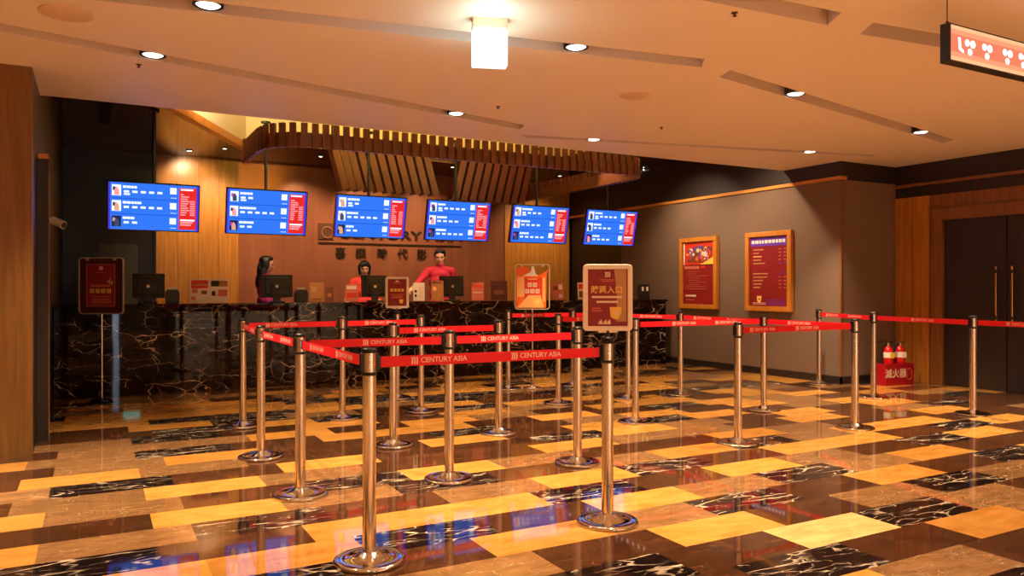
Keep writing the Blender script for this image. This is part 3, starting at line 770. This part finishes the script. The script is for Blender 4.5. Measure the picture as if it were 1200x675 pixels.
# ------------------------------------------------------------------ wall posters
def wall_poster(v0, v1, label, kind):
    w = v1-v0; z0, z1 = .925, 2.075; vc = (v0+v1)/2; h = z1-z0
    t = thing('wall_poster', label, 'poster', (UR, vc, z0), R(-90))
    # local -y faces the room (-u); the Empty is turned so local x runs along -v
    t.rotation_euler = (0, 0, R(-90))
    mb = MB(); mb.frame(-w/2, w/2, 0, h, .07, -.06, 0, 'wood_frame'); mb.build('frame', t, .004)
    mb = MB(); mb.bx(-w/2+.06, w/2-.06, -.03, -.005, .06, h-.06, 'burgundy'); y = -.0305
    x0, x1 = -w/2+.08, w/2-.08
    rnd = random.Random(kind)
    if kind == 1:
        mb.rect(x0, x1, h*.62, h-.08, y-.001, 'red_print'); mb.rect(x0, x0+.03, h*.62, h-.08, y-.0015, 'leaf_white')
        mb.prism([(x0+.1, h*.66), (x1-.2, h*.64), (x1-.05, h*.74), (x1-.04, h*.86), (0, h*.88), (x0+.1, h*.84)], y-.003, y-.001, 'brown_print')
        for i in range(46):
            a = rnd.uniform(0, 2*pi); r = rnd.uniform(0, 1)**.5; x = r*cos(a)*.27; z = h*.77+r*sin(a)*.11; s = rnd.uniform(.016, .045)
            mb.prism([(x-s, z-s*.6), (x+s*.6, z-s), (x+s, z+s*.5), (x, z+s), (x-s*.8, z+s*.6)], y-.003-i*.0001-.001, y-.003, rnd.choice(('purple_print', 'cream_print', 'gold_print', 'orange_print', 'blue_print', 'leaf_white', 'red_print')))
        mb.prism([(x1-.3, h*.62), (x1, h*.62), (x1, h*.72)], y-.009, y-.008, 'gold_print')
        mb.rect(x0+.02, .02, h*.56, h*.6, y-.001, 'salmon'); mb.rect(.05, .16, h*.57, h*.6, y-.001, 'red_print')
        for i in range(9): mb.rect(x0+.03+rnd.uniform(0, .1), x0+.3+rnd.uniform(0, .3), h*.52-i*.035, h*.52-i*.035+.006, y-.001, 'salmon')
        mb.rect(x0+.05, x0+.3, h*.17, h*.195, y-.001, 'cream_print'); mb.rect(x0+.05, x0+.25, h*.12, h*.13, y-.001, 'salmon')
    else:
        mb.rect(x0, x1, h*.82, h-.08, y-.001, 'purple_print')
        x = x0+.03
        while x < x1-.06: s = rnd.uniform(.05, .075); mb.rect(x, x+s-.014, h*.855, h*.895, y-.002, 'white_paint'); x += s
        for i in range(12):
            z = h*.77-i*.05
            if i in (5, 6): continue
            mb.rect(x0+.06, x0+.06+rnd.uniform(.08, .28), z, z+.016, y-.001, 'tan_print' if i != 2 else 'orange_pale')
            for xx in (x1-.16, x1-.07): mb.rect(xx, xx+.045, z, z+.014, y-.001, 'purple_print' if i in (4, 7) else 'salmon')
        cup(mb, x0+.18, h*.155, .1, y-.001, 'gold_print', 'burgundy_dark')
        for z in (.085, .1): mb.rect(x0+.05, x0+.3, h*z, h*z+.007, y-.001, 'cream_print')
        for i in range(4): mb.rect(x0+.3, x1-.05, h*.08+i*.022, h*.08+i*.022+.006, y-.001, 'purple_print')
    mb.build('print', t)
    return t
wall_poster(9.06, 9.93, 'wood framed poster with colourful food photo, left one on the grey wall', 1)
wall_poster(7.6, 8.46, 'wood framed price list poster with purple heading, right one on the grey wall', 2)

# ------------------------------------------------------------------ ceiling things: exit box, hanging sign, speakers, sprinklers
t = thing('exit_sign', 'glowing white exit box hanging from the ceiling', 'exit sign', (2.16, 4.27, 2.92), 0)
wx = .108
mb = MB(); mb.bx(-wx, wx, -.05, .05, -.065, 0, 'silver_frame'); mb.build('mount', t, .003)
mb = MB(); mb.bx(-wx, wx, -.045, .045, -.29, -.066, 'exit_glow'); mb.build('lit_box', t, .006)
t.rotation_euler.z = R(-20)
lamp('POINT', (2.1, 4.12, 2.72), 5, (.6, .96, 1.), shadow_soft_size=.1)
lamp('POINT', (2.22, 4.42, 2.72), 4, (.6, .96, 1.), shadow_soft_size=.1)
# red lit sign, its left end at (4.73, 2.95)
t = thing('hanging_sign', 'red lit box sign with white marks hanging at the upper right', 'sign', (4.29, 2.68, 2.565), 0)
zt = 2.92-2.565
# plane of the face computed so that it recedes to the left edge
mb = MB(); mb.bx(0, 1.6, 0, .055, -.012, .212, 'black'); mb.build('casing', t, .004)
g = MB(); g.rect(.012, 1.588, .0, .2, -.003, 'sign_red')
for z0, z1, m in ((.0, .022, 'sign_peach'), (.022, .05, 'sign_mid'), (.15, .178, 'sign_mid'), (.178, .2, 'sign_peach')): g.rect(.012, 1.588, z0, z1, -.004, m)
y0 = -.006
g.prism([(.075, .135), (.098, .135), (.106, .078), (.132, .064), (.128, .05), (.084, .064)], y0-.001, y0, 'sign_white')
for x in (.19, .36, .57, .74, .95, 1.12, 1.33):
    for dx, dz, r in ((-.026, .115, .023), (.028, .113, .026), (.0, .065, .022)):
        g.prism([(x+dx+r*cos(q*pi/6), dz+r*sin(q*pi/6)*.9) for q in range(12)], y0-.001, y0, 'sign_white')
g.build('lit_face', t)
mb = MB()
for x in (.03, 1.55): mb.cyl((x, .03, .21), (x, .03, zt), .003, 'black', seg=8); mb.lathe([(.008, .21), (.008, .228)], 'black', T(x, .03), 12)
mb.build('hanger_wire', t)
def round_thing(u, v, r, label, name='ceiling_speaker'):
    mb = MB(); mb.lathe([(r, 0), (r, -.006), (r*.93, -.01), (.001, -.008)], 'speaker_grille', seg=36, cap=False)
    tag(mb.build(name, loc=(u, v, ZC)), label, 'speaker')
round_thing(-.14, 5.38, .15, 'round flush ceiling speaker above the left slot'); round_thing(4.11, 5.35, .13, 'round flush ceiling speaker in mid ceiling, right of the slots')
for u, v, lb in ((.30, 6.36, 'tiny sprinkler head beside the lit lamp of the left slot'), (3.26, 6.27, 'tiny sprinkler head before the far lamp of the left slot'), (5.16, 6.27, 'tiny sprinkler head before the thin rear slot'), (3.4, 3.45, 'tiny sprinkler head at the top edge of the frame')):
    mb = MB(); mb.lathe([(.02, 0), (.02, -.004), (.007, -.005), (.006, -.02), (.012, -.021), (.012, -.024)], 'sprinkler_metal', seg=14); tag(mb.build('ceiling_sprinkler', loc=(u, v, ZC)), lb, 'sprinkler', 'ceiling sprinklers')
# security camera on the dark left wall
t = thing('wall_mount_camera', 'white security camera on the dark wall at the far left', 'camera', (UL, 8.45, 1.86))
mb = MB(); mb.cyl((0, 0, .04), (.05, 0, .04), .03, 'cctv_white'); mb.cyl((.05, 0, .04), (.09, 0, .03), .012, 'cctv_white'); mb.build('bracket', t)
mb = MB(); mb.cyl((.07, .03, .04), (.16, -.06, -.01), .038, 'cctv_white'); mb.build('body', t)
mb = MB(); mb.cyl((.159, -.058, -.009), (.164, -.063, -.011), .03, 'black'); mb.build('lens', t)

# ------------------------------------------------------------------ fire extinguishers in their box
t = thing('extinguisher_box', 'red box with white characters holding two fire extinguishers', 'box', (9.2, 6.5, 0), R(-6))
mb = MB(); mb.bx(-.25, .25, -.11, -.095, 0, .28, 'box_red'); mb.bx(-.25, .25, .095, .11, 0, .28, 'box_red'); mb.bx(-.25, -.235, -.095, .095, 0, .28, 'box_red'); mb.bx(.235, .25, -.095, .095, 0, .28, 'box_red'); mb.bx(-.235, .235, -.095, .095, 0, .02, 'box_red'); mb.build('tray', t, .003)
g = MB(); g.text('滅火器', .125, 'cream_print', T(-.075, -.1115, .15)); g.build('lettering', t)
mb = MB(); mb.lathe([(.055, 0), (.062, 0), (.062, .002), (.055, .002), (.055, 0)], 'salmon', T(.165, -.111, .14) @ Matrix.Diagonal((.8, 1, 1.3, 1)) @ Rx(90), 24, cap=False); mb.build('oval_mark', t)
def extinguisher(u, v, label, lab):
    t = thing('fire_extinguisher', label, 'fire extinguisher', (u, v, .021), R(-20), 'fire extinguishers')
    mb = MB(); mb.lathe([(.06, 0), (.066, .01), (.066, .40), (.058, .44), (.03, .475), (.02, .485)], 'extinguisher_red', seg=28); mb.build('cylinder', t)
    mb = MB(); mb.lathe([(.0665, .335), (.0665, .405)], 'label_white', seg=28, cap=False); mb.bx(-.01, .05, -.0675, -.03, .33, .4, lab); mb.build('label_band', t)
    mb = MB(); mb.cyl((0, 0, .48), (0, 0, .525), .018, 'steel'); mb.bx(-.015, .08, -.01, .01, .545, .555, 'black', Ry(-14)); mb.bx(-.015, .075, -.01, .01, .522, .532, 'black'); mb.build('valve_handle', t)
    mb = MB(); mb.tube([(-.015, 0, .51), (-.06, 0, .49), (-.082, 0, .4), (-.084, 0, .25), (-.08, 0, .12)], .011, 'black'); mb.build('hose', t)
extinguisher(9.1, 6.5, 'red fire extinguisher with yellow label, left one in the red box', 'label_yellow'); extinguisher(9.31, 6.48, 'red fire extinguisher with white label, right one in the red box', 'label_white')

# ------------------------------------------------------------------ things on the counter
ZK = 1.071
def monitor(u, v, rz, label, w=.38, h=.3):
    t = thing('pos_monitor', label, 'monitor', (u, v, ZK), R(rz), 'ticket terminals on the counter')
    mb = MB(); mb.bx(-.1, .1, -.09, .09, 0, .02, 'black'); mb.build('base', t, .004)
    mb = MB(); mb.bx(-.045, .045, -.03, .02, .02, .2, 'black'); mb.build('stand', t, .004)
    mb = MB(); mb.bx(-w/2, w/2, 0, .03, .07, .07+h, 'black', Rx(-8)); mb.bx(-w*.36, w*.36, -.035, 0, .1, .03+h, 'black', Rx(-8)); mb.bx(-.07, .07, -.05, -.03, .1, .24, 'black', Rx(-8)); mb.build('screen_back', t, .008)
    mb = MB(); mb.lathe([(.02, 0), (.001, .003)], 'silver_frame', T(.0, -.03, .21) @ Rx(90-8), 20); mb.build('badge', t)
    mb = MB(); mb.rect(-w/2+.01, w/2-.01, .085, .06+h, -.031, 'screen_line', Rx(-8) @ Rz(180)); mb.build('display', t)
def cu(px): return on_v(px, 350, 10.3)[0]
monitor(cu(174), 10.33, -8, 'black terminal monitor seen from behind at the left end of the counter', .36, .3)
monitor(cu(325), 10.33, -10, 'black terminal monitor seen from behind, before the woman in magenta', .4, .3)
monitor(cu(440), 10.33, -8, 'black terminal monitor seen from behind, before the woman in coral red', .36, .3)
monitor(cu(531), 10.33, -12, 'black terminal monitor seen from behind, beside the man in red', .36, .3)
def printer(u, v, label, white=False):
    t = thing('ticket_printer', label, 'printer', (u, v, ZK), R(-5), 'ticket printers on the counter')
    mb = MB(); mb.prism([(-.08, 0), (.08, 0), (.08, .13), (.06, .17), (-.06, .17), (-.08, .13)], -.09, .09, 'black'); mb.build('body', t, .006)
    mb = MB(); mb.bx(-.05, .05, -.04, -.03, .17, .172, 'label_white'); mb.bx(-.05, .05, -.032, -.03, .17, .2, 'label_white'); mb.build('ticket_paper', t)
printer(cu(202), 10.3, 'small black ticket printer right of the leftmost terminal'); printer(cu(354), 10.36, 'small black ticket printer right of the woman in magenta'); 
def leaflet(px, w, h, label, ground, bits, v=10.22, rz=-18, clear=False):
    u = on_v(px, 350, v)[0]
    t = thing('leaflet_stand', label, 'leaflet stand', (u, v, ZK), R(rz), 'leaflet stands on the counter')
    mb = MB(); mb.bx(-w/2, w/2, -.03, .03, 0, .006, 'clear_acrylic'); mb.bx(-w/2, w/2, .004, .007, .006, h, 'clear_acrylic', Rx(-6)); mb.build('holder', t)
    mb = MB(); mb.bx(-w/2+.005, w/2-.005, .0, .003, .008, h-.004, ground, Rx(-6))
    for x0, x1, z0, z1, m in bits: mb.rect(-w/2+.01+(w-.02)*x0, -w/2+.01+(w-.02)*x1, .012+(h-.02)*z0, .012+(h-.02)*z1, -.001, m, Rx(-6))
    mb.build('leaflet', t)
leaflet(233.5, .24, .31, 'white leaflet with red heading, left of a pair on the counter', 'leaf_white', [(.05, .95, .6, .95, 'red_print'), (.1, .9, .72, .8, 'cream_print'), (.1, .4, .4, .56, 'salmon'), (.6, .9, .35, .5, 'brown_print'), (.05, .3, .1, .25, 'salmon')])
leaflet(256.5, .24, .31, 'white leaflet with dark photo, right of a pair on the counter', 'leaf_white', [(.05, .5, .68, .93, 'black'), (.5, .95, .68, .93, 'kraft'), (.1, .3, .28, .48, 'burgundy_dark'), (.45, .95, .25, .55, 'salmon')])
leaflet(371, .19, .27, 'brown leaflet stand right of the black ticket printer', 'kraft', [(.1, .5, .5, .8, 'tan_print'), (.1, .9, .1, .15, 'brown_print')])
leaflet(386, .11, .2, 'small dim leaflet by the brown leaflet stand', 'brown_print', [(.2, .8, .3, .6, 'kraft')])
leaflet(412, .18, .25, 'red leaflet stand before the woman in coral red', 'salmon', [(.1, .9, .7, .9, 'cream_print'), (.1, .9, .2, .5, 'red_print')])
leaflet(491, .17, .27, 'pale leaflet with dark squares right of the small cream framed sign', 'leaf_white', [(.1, .3, .45, .6, 'black'), (.1, .3, .2, .35, 'black'), (.45, .95, .2, .8, 'cream_print')])
leaflet(513, .19, .3, 'orange brown leaflet stand before the man in red', 'kraft', [(.1, .9, .86, .95, 'brown_print'), (.1, .4, .5, .7, 'orange_pale')], rz=-8)
leaflet(560, .19, .28, 'salmon red leaflet right of the man', 'salmon', [(.05, .95, .72, .85, 'red_print'), (.1, .9, .4, .45, 'cream_print')])
leaflet(585, .26, .3, 'dark leaflet frame left of the orange poster', 'burgundy_dark', [(.05, .95, .7, .75, 'gunmetal'), (.2, .8, .3, .5, 'brown_print')])
leaflet(654, .2, .28, 'reddish leaflet stand right of the orange poster', 'salmon', [(.1, .5, .55, .8, 'burgundy'), (.55, .9, .6, .9, 'leaf_white'), (.6, .9, .1, .3, 'leaf_white')])
leaflet(684, .2, .28, 'white and red leaflet partly behind the cream framed sign', 'leaf_white', [(.05, .95, .62, .95, 'red_print'), (.1, .5, .1, .5, 'brown_print')])
# card terminal with two white buttons at the right end
u = on_v(754, 345, 10.3)[0]
t = thing('card_terminal', 'small black box with two pale lights at the right end of the counter', 'card terminal', (u, 10.3, ZK), R(-15))
mb = MB(); mb.bx(-.09, .09, -.06, .06, 0, .25, 'black'); mb.build('body', t, .006)
mb = MB(); mb.bx(-.055, -.02, -.062, -.06, .14, .21, 'label_white'); mb.bx(.025, .06, -.062, -.06, .14, .21, 'label_white'); mb.build('buttons', t)
# small dark box by the orange poster
u = on_v(646, 348, 10.3)[0]

# ------------------------------------------------------------------ people
def remesh(mb, name, parent, vox, smooth=2):
    o = mb.build(name, parent)
    r = o.modifiers.new('r', 'REMESH'); r.mode = 'VOXEL'; r.voxel_size = vox; r.use_smooth_shade = True
    s = o.modifiers.new('s', 'SMOOTH'); s.factor = .5; s.iterations = smooth
    dg = bpy.context.evaluated_depsgraph_get()
    me = bpy.data.meshes.new_from_object(o.evaluated_get(dg)); me.name = name
    o.modifiers.clear(); old = o.data; o.data = me; bpy.data.meshes.remove(old)
    for p in me.polygons: p.use_smooth = True
    if not me.materials: me.materials.append(MATS[mb.ms[0]])
    return o
def limb(mb, pts, rads, m, seg=14):
    for (a, ra), (b, rb) in zip(zip(pts, rads), list(zip(pts, rads))[1:]): mb.cyl(a, b, ra, m, rb, seg)
    for a, ra in zip(pts, rads): mb.ball(a, (ra, ra, ra), m, seg, 8)
def hand(mb, w, d, up, side, m='skin', k=1.):
    """palm, four unequal curled fingers and a thumb; w wrist, d forward, up = back of hand, side = thumb side"""
    w, d, up, side = Vector(w), Vector(d).normalized(), Vector(up).normalized(), Vector(side).normalized()
    c = w+d*.05*k
    for s_ in (-.028, -.01, .01, .028): limb(mb, [w+side*s_*.6*k, c+side*s_*k+d*.035*k], [.016*k, .013*k], m, 8)
    for s_, L in ((.03, .068), (.01, .076), (-.01, .071), (-.029, .055)):
        p0 = c+side*s_*k+d*.036*k; p1 = p0+(d*.9-up*.25).normalized()*L*.45*k; p2 = p1+(d*.65-up*.7).normalized()*L*.33*k; p3 = p2+(d*.3-up*.95).normalized()*L*.26*k
        limb(mb, [p0, p1, p2, p3], [.0095*k, .009*k, .008*k, .0072*k], m, 8)
    q0 = w+side*.026*k+d*.02*k; q1 = q0+(side*.8+d*.6-up*.2).normalized()*.035*k; q2 = q1+(side*.35+d*.9-up*.3).normalized()*.03*k
    limb(mb, [q0, q1, q2], [.013*k, .0105*k, .0085*k], m, 8)
def person(u, v, rz, label, h, shirt, hairstyle, arms, yaw=0., pitch=0., female=False):
    t = thing('person', label, 'person', (u, v, 0), R(rz), 'ticket clerks behind the counter')
    k = h/1.75; sw = .185 if not female else .165
    S = lambda p: Vector(p)*k
    b = MB(); m = 'skin'
    # torso
    for c, r in (((0, 0, .95), (.165, .115, .11)), ((0, 0, 1.1), (.14, .1, .13)), ((0, .0, 1.27), (.155, .105, .14)), ((0, .005, 1.38), (.15, .09, .085))):
        b.ball(S(c), [x*k for x in r], m)
    limb(b, [S((-sw+.02, 0, 1.43)), S((0, .01, 1.455)), S((sw-.02, 0, 1.43))], [.055*k, .06*k, .055*k], m)
    limb(b, [S((0, .01, 1.45)), S((0, -.005, 1.56))], [.058*k, .052*k], m)
    # head: cranium, jaw, nose, brow, ears, lips
    HM = T(*S((0, -.005, 1.535))) @ Rz(yaw) @ Rx(pitch)
    hb = lambda c, r: b.ball(S(c), [x*k for x in r], m, 20, 14, HM)
    hb((0, .005, .125), (.076, .093, .09)); hb((0, -.03, .06), (.058, .06, .062)); hb((0, -.05, .022), (.036, .034, .026))
    hb((0, -.095, .075), (.012, .017, .013)); hb((0, -.088, .093), (.009, .01, .03)); hb((0, -.078, .122), (.05, .014, .01)); hb((0, -.079, .042), (.024, .01, .009))
    for s in (-1, 1): hb((s*.077, .012, .09), (.01, .02, .032)); hb((s*.038, -.062, .075), (.024, .02, .022))
    # arms
    for s, (el, wr, hd) in zip((-1, 1), arms):
        sh = S((s*sw, 0, 1.415)); el_, wr_ = S(el), S(wr)
        limb(b, [sh, sh.lerp(el_, .4), el_, el_.lerp(wr_, .35), wr_], [.055*k, .047*k, .039*k, .039*k, .026*k], m)
        hand(b, wr_, hd, (0, -.2, 1), (-s, -.2, 0), m, k)
    for s in (-1, 1):
        limb(b, [S((s*.09, 0, .93)), S((s*.1, -.015, .5)), S((s*.1, .0, .36)), S((s*.1, .02, .08))], [.092*k, .056*k, .058*k, .036*k], m)
        limb(b, [S((s*.1, .03, .04)), S((s*.11, -.13, .03))], [.038*k, .03*k], m)
    body = remesh(b, 'body', t, .0065)
    # clothes
    g = MB(); e = .006
    for c, r in (((0, 0, .97), (.17, .12, .1)), ((0, 0, 1.1), (.15, .11, .14)), ((0, .0, 1.27), (.16, .11, .14)), ((0, .005, 1.38), (.155, .095, .085))):
        g.ball(S(c), [(x+e)*k for x in r], shirt)
    limb(g, [S((-sw+.02, 0, 1.43)), S((0, .012, 1.455)), S((sw-.02, 0, 1.43))], [(.055+e)*k, (.062+e)*k, (.055+e)*k], shirt)
    limb(g, [S((0, .015, 1.46)), S((0, .005, 1.505))], [.07*k, .062*k], shirt)
    for s, (el, wr, hd) in zip((-1, 1), arms):
        sh = S((s*sw, 0, 1.415)); el_, wr_ = S(el), S(wr)
        limb(g, [sh, sh.lerp(el_, .4), sh.lerp(el_, .92)] if hairstyle == 'short' or hairstyle == 'bob' else [sh, el_, el_.lerp(wr_, .85)], [.06*k, .053*k, .048*k] if hairstyle in ('short', 'bob') else [.066*k, .052*k, .038*k], shirt)
    remesh(g, 'shirt', t, .01)['label'] = {'shirt_red': 'crimson polo shirt', 'shirt_coral': 'coral red polo shirt', 'shirt_magenta': 'magenta top'}[shirt]
    g = MB()
    g.ball(S((0, 0, .96)), [.178*k, .128*k, .09*k], 'trousers')
    for s in (-1, 1): limb(g, [S((s*.09, 0, .93)), S((s*.1, -.015, .5)), S((s*.1, .02, .08))], [.105*k, .074*k, .062*k], 'trousers')
    remesh(g, 'trousers', t, .012)
    # hair
    g = MB(); hh = lambda c, r: g.ball(S(c), [x*k for x in r], 'hair_black', 20, 14, HM)
    hh((0, .018, .148), (.084, .094, .078)); hh((0, .06, .1), (.07, .05, .07))
    if hairstyle == 'short':
        hh((0, -.035, .195), (.066, .052, .032)); hh((-.03, -.06, .185), (.04, .03, .022)); hh((.035, -.055, .188), (.04, .03, .022))
        for s in (-1, 1): hh((s*.07, -.01, .14), (.016, .04, .04))
    elif hairstyle == 'bob':
        hh((0, -.04, .185), (.07, .055, .035)); hh((-.03, -.075, .155), (.042, .022, .03)); hh((.035, -.072, .16), (.035, .02, .026))
        for s in (-1, 1): hh((s*.078, .0, .1), (.024, .05, .075)); hh((s*.072, -.012, .04), (.022, .045, .05))
        hh((0, .065, .05), (.075, .04, .07))
    else:
        hh((0, -.03, .19), (.07, .058, .035))
        for s in (-1, 1): hh((s*.076, .01, .09), (.024, .055, .085)); hh((s*.075, .03, -.02), (.03, .055, .1)); hh((s*.06, .05, -.11), (.04, .05, .1))
        hh((0, .075, .02), (.085, .05, .13)); hh((0, .085, -.14), (.095, .045, .12))
    remesh(g, 'hair', t, .008, 3)
    g = MB()
    for s in (-1, 1): g.ball(S((s*.031, -.081, .098)), (.013*k, .006*k, .0065*k), 'hair_black', 10, 6, HM); g.ball(S((s*.032, -.084, .12)), (.018*k, .006*k, .004*k), 'hair_black', 10, 6, HM)
    g.build('eyes', t)
    g = MB(); g.ball(S((0, -.088, .042)), (.019*k, .004*k, .006*k), 'lips', 10, 6, HM); g.build('lips', t)
    return t
def pu(px, v): return on_v(px, 330, v)[0]
# arms: left (-x) and right (+x): elbow, wrist, hand direction (metres for a 1.75 m figure, facing -y)
DOWN = lambda s: ((s*.23, .03, 1.13), (s*.2, -.2, 1.06), (-s*.2, -1, -.1))
person(pu(311, 11.08), 11.08, 78, 'woman with long dark hair in a magenta top, in profile behind the counter', 1.70, 'shirt_magenta', 'long', (DOWN(-1), DOWN(1)), yaw=0, pitch=6, female=True)
person(pu(427, 11.08), 11.08, -20, 'woman with bobbed black hair in coral red behind the counter middle', 1.66, 'shirt_coral', 'bob', (((-.27, -.02, 1.15), (-.24, -.22, 1.09), (.1, -1, -.1)), DOWN(1)), yaw=6, pitch=10, female=True)
person(pu(515.5, 11.08), 11.08, -22, 'man with short black hair in a red polo shirt, arm reaching across the counter', 1.86, 'shirt_red', 'short', (((-.36, -.12, 1.2), (-.46, -.36, 1.12), (-.5, -1, -.1)), DOWN(1)), yaw=-4, pitch=8)

# ------------------------------------------------------------------ lights of fittings, and added clerk spots
# yellow and cream LED strips hidden behind the lip of the coffer
mb = MB(); mb.bx(1.9, 6.3, 7.86, 7.9, ZH+.02, ZH+.06, 'coffer_led'); tag(mb.build('light_strip'), 'yellow light strip inside the lit ceiling recess above the canopy', 'light strip')
lamp('AREA', (4.2, 8.0, ZH+.06), 70, (1., .62, .08), aim=(4.2, 8.7, ZH+.4), shape='RECTANGLE', size=4., size_y=.06, spread=R(80))
lamp('AREA', (1.5, 9.4, ZH+.04), 60, (1., .78, .46), aim=(1.5, 9.5, ZH+.4), shape='RECTANGLE', size=.5, size_y=.1)
lamp('AREA', (6.4, 8.1, ZH+.06), 10, (1., .78, .40), aim=(6.3, 9.0, ZH+.4), shape='RECTANGLE', size=.8, size_y=.06)
# added spots to brighten the clerks, and spotlights towards the wall posters
for u, aim, lb in ((2.3, (2.4, 11.0, 1.3), 'added spotlight in the lit ceiling recess above the woman in magenta'), (3.7, (3.7, 11.0, 1.3), 'added spotlight in the lit ceiling recess above the woman in coral red'), (5.0, (5.0, 11.0, 1.3), 'added spotlight in the lit ceiling recess above the man in red')):
    downlight(u, 9.5, ZH+.4, lb, 280, .04, 54, WARM, aim, 'spotlights over the counter')
downlight(7.45, 9.6, ZH, 'small spotlight in the dark ceiling aimed at the left wall poster', 220, .04, 100, blend=1., aim=(8.6, 9.5, 1.5), group='spotlights over the counter')
downlight(7.45, 8.1, ZH, 'small spotlight in the dark ceiling aimed at the right wall poster', 220, .04, 100, blend=1., aim=(8.6, 8.0, 1.5), group='spotlights over the counter')
# wall washers on the rear wall
for u, lb in ((1.75, 'tiny rear spotlight washing the right side of the left wood wall'), (3.2, 'tiny rear spotlight washing the copper wall left of the emblem'), (4.3, 'tiny rear spotlight washing the copper wall above the letters'), (5.5, 'tiny rear spotlight washing the copper wall right of the letters'), (7.7, 'tiny rear spotlight washing the right wood wall')):
    downlight(u, 12.3, ZH, lb, 210, .03, 90, WARM, (u, 13.4, 1.7), 'spotlights over the counter', .9)
for u, v, lb in ((1.9, 9.2, 'floor spotlight at the left end of the lit ceiling recess'), (4.6, 9.1, 'floor spotlight in the middle of the lit ceiling recess'), (6.4, 9.2, 'floor spotlight at the right end of the lit ceiling recess')):
    downlight(u, v, ZH+.4, lb, 330, .04, 52, WARM, (u, v-.25, 0), 'spotlights over the counter', .8)
t = thing('string_lights', 'row of tiny warm lights where the dark ceiling meets the grey wall', 'string lights', (UR-.03, 12.1, ZH-.02))
for i in range(16):
    mb = MB(); mb.ball((0, -1.2+i*.16, 0), (.011, .011, .011), 'lamp_lens', 8, 6); mb.build('bulb', t)
mb = MB(); mb.bx(-.004, .03, -1.3, 1.3, .008, .02, 'black'); mb.build('cable', t)

# ------------------------------------------------------------------ render look
w = bpy.data.worlds.new('world'); scn.world = w; w.use_nodes = True
w.node_tree.nodes['Background'].inputs[0].default_value = (0, 0, 0, 1)
vs_ = scn.view_settings
vs_.view_transform = 'Standard'; vs_.look = 'None'; vs_.gamma = 1; vs_.exposure = -.12; vs_.use_curve_mapping = False
cy = scn.cycles
cy.max_bounces = 10; cy.diffuse_bounces = 5; cy.glossy_bounces = 5; cy.transmission_bounces = 6
cy.sample_clamp_indirect = 4.; cy.use_denoising = True; cy.blur_glossy = .5
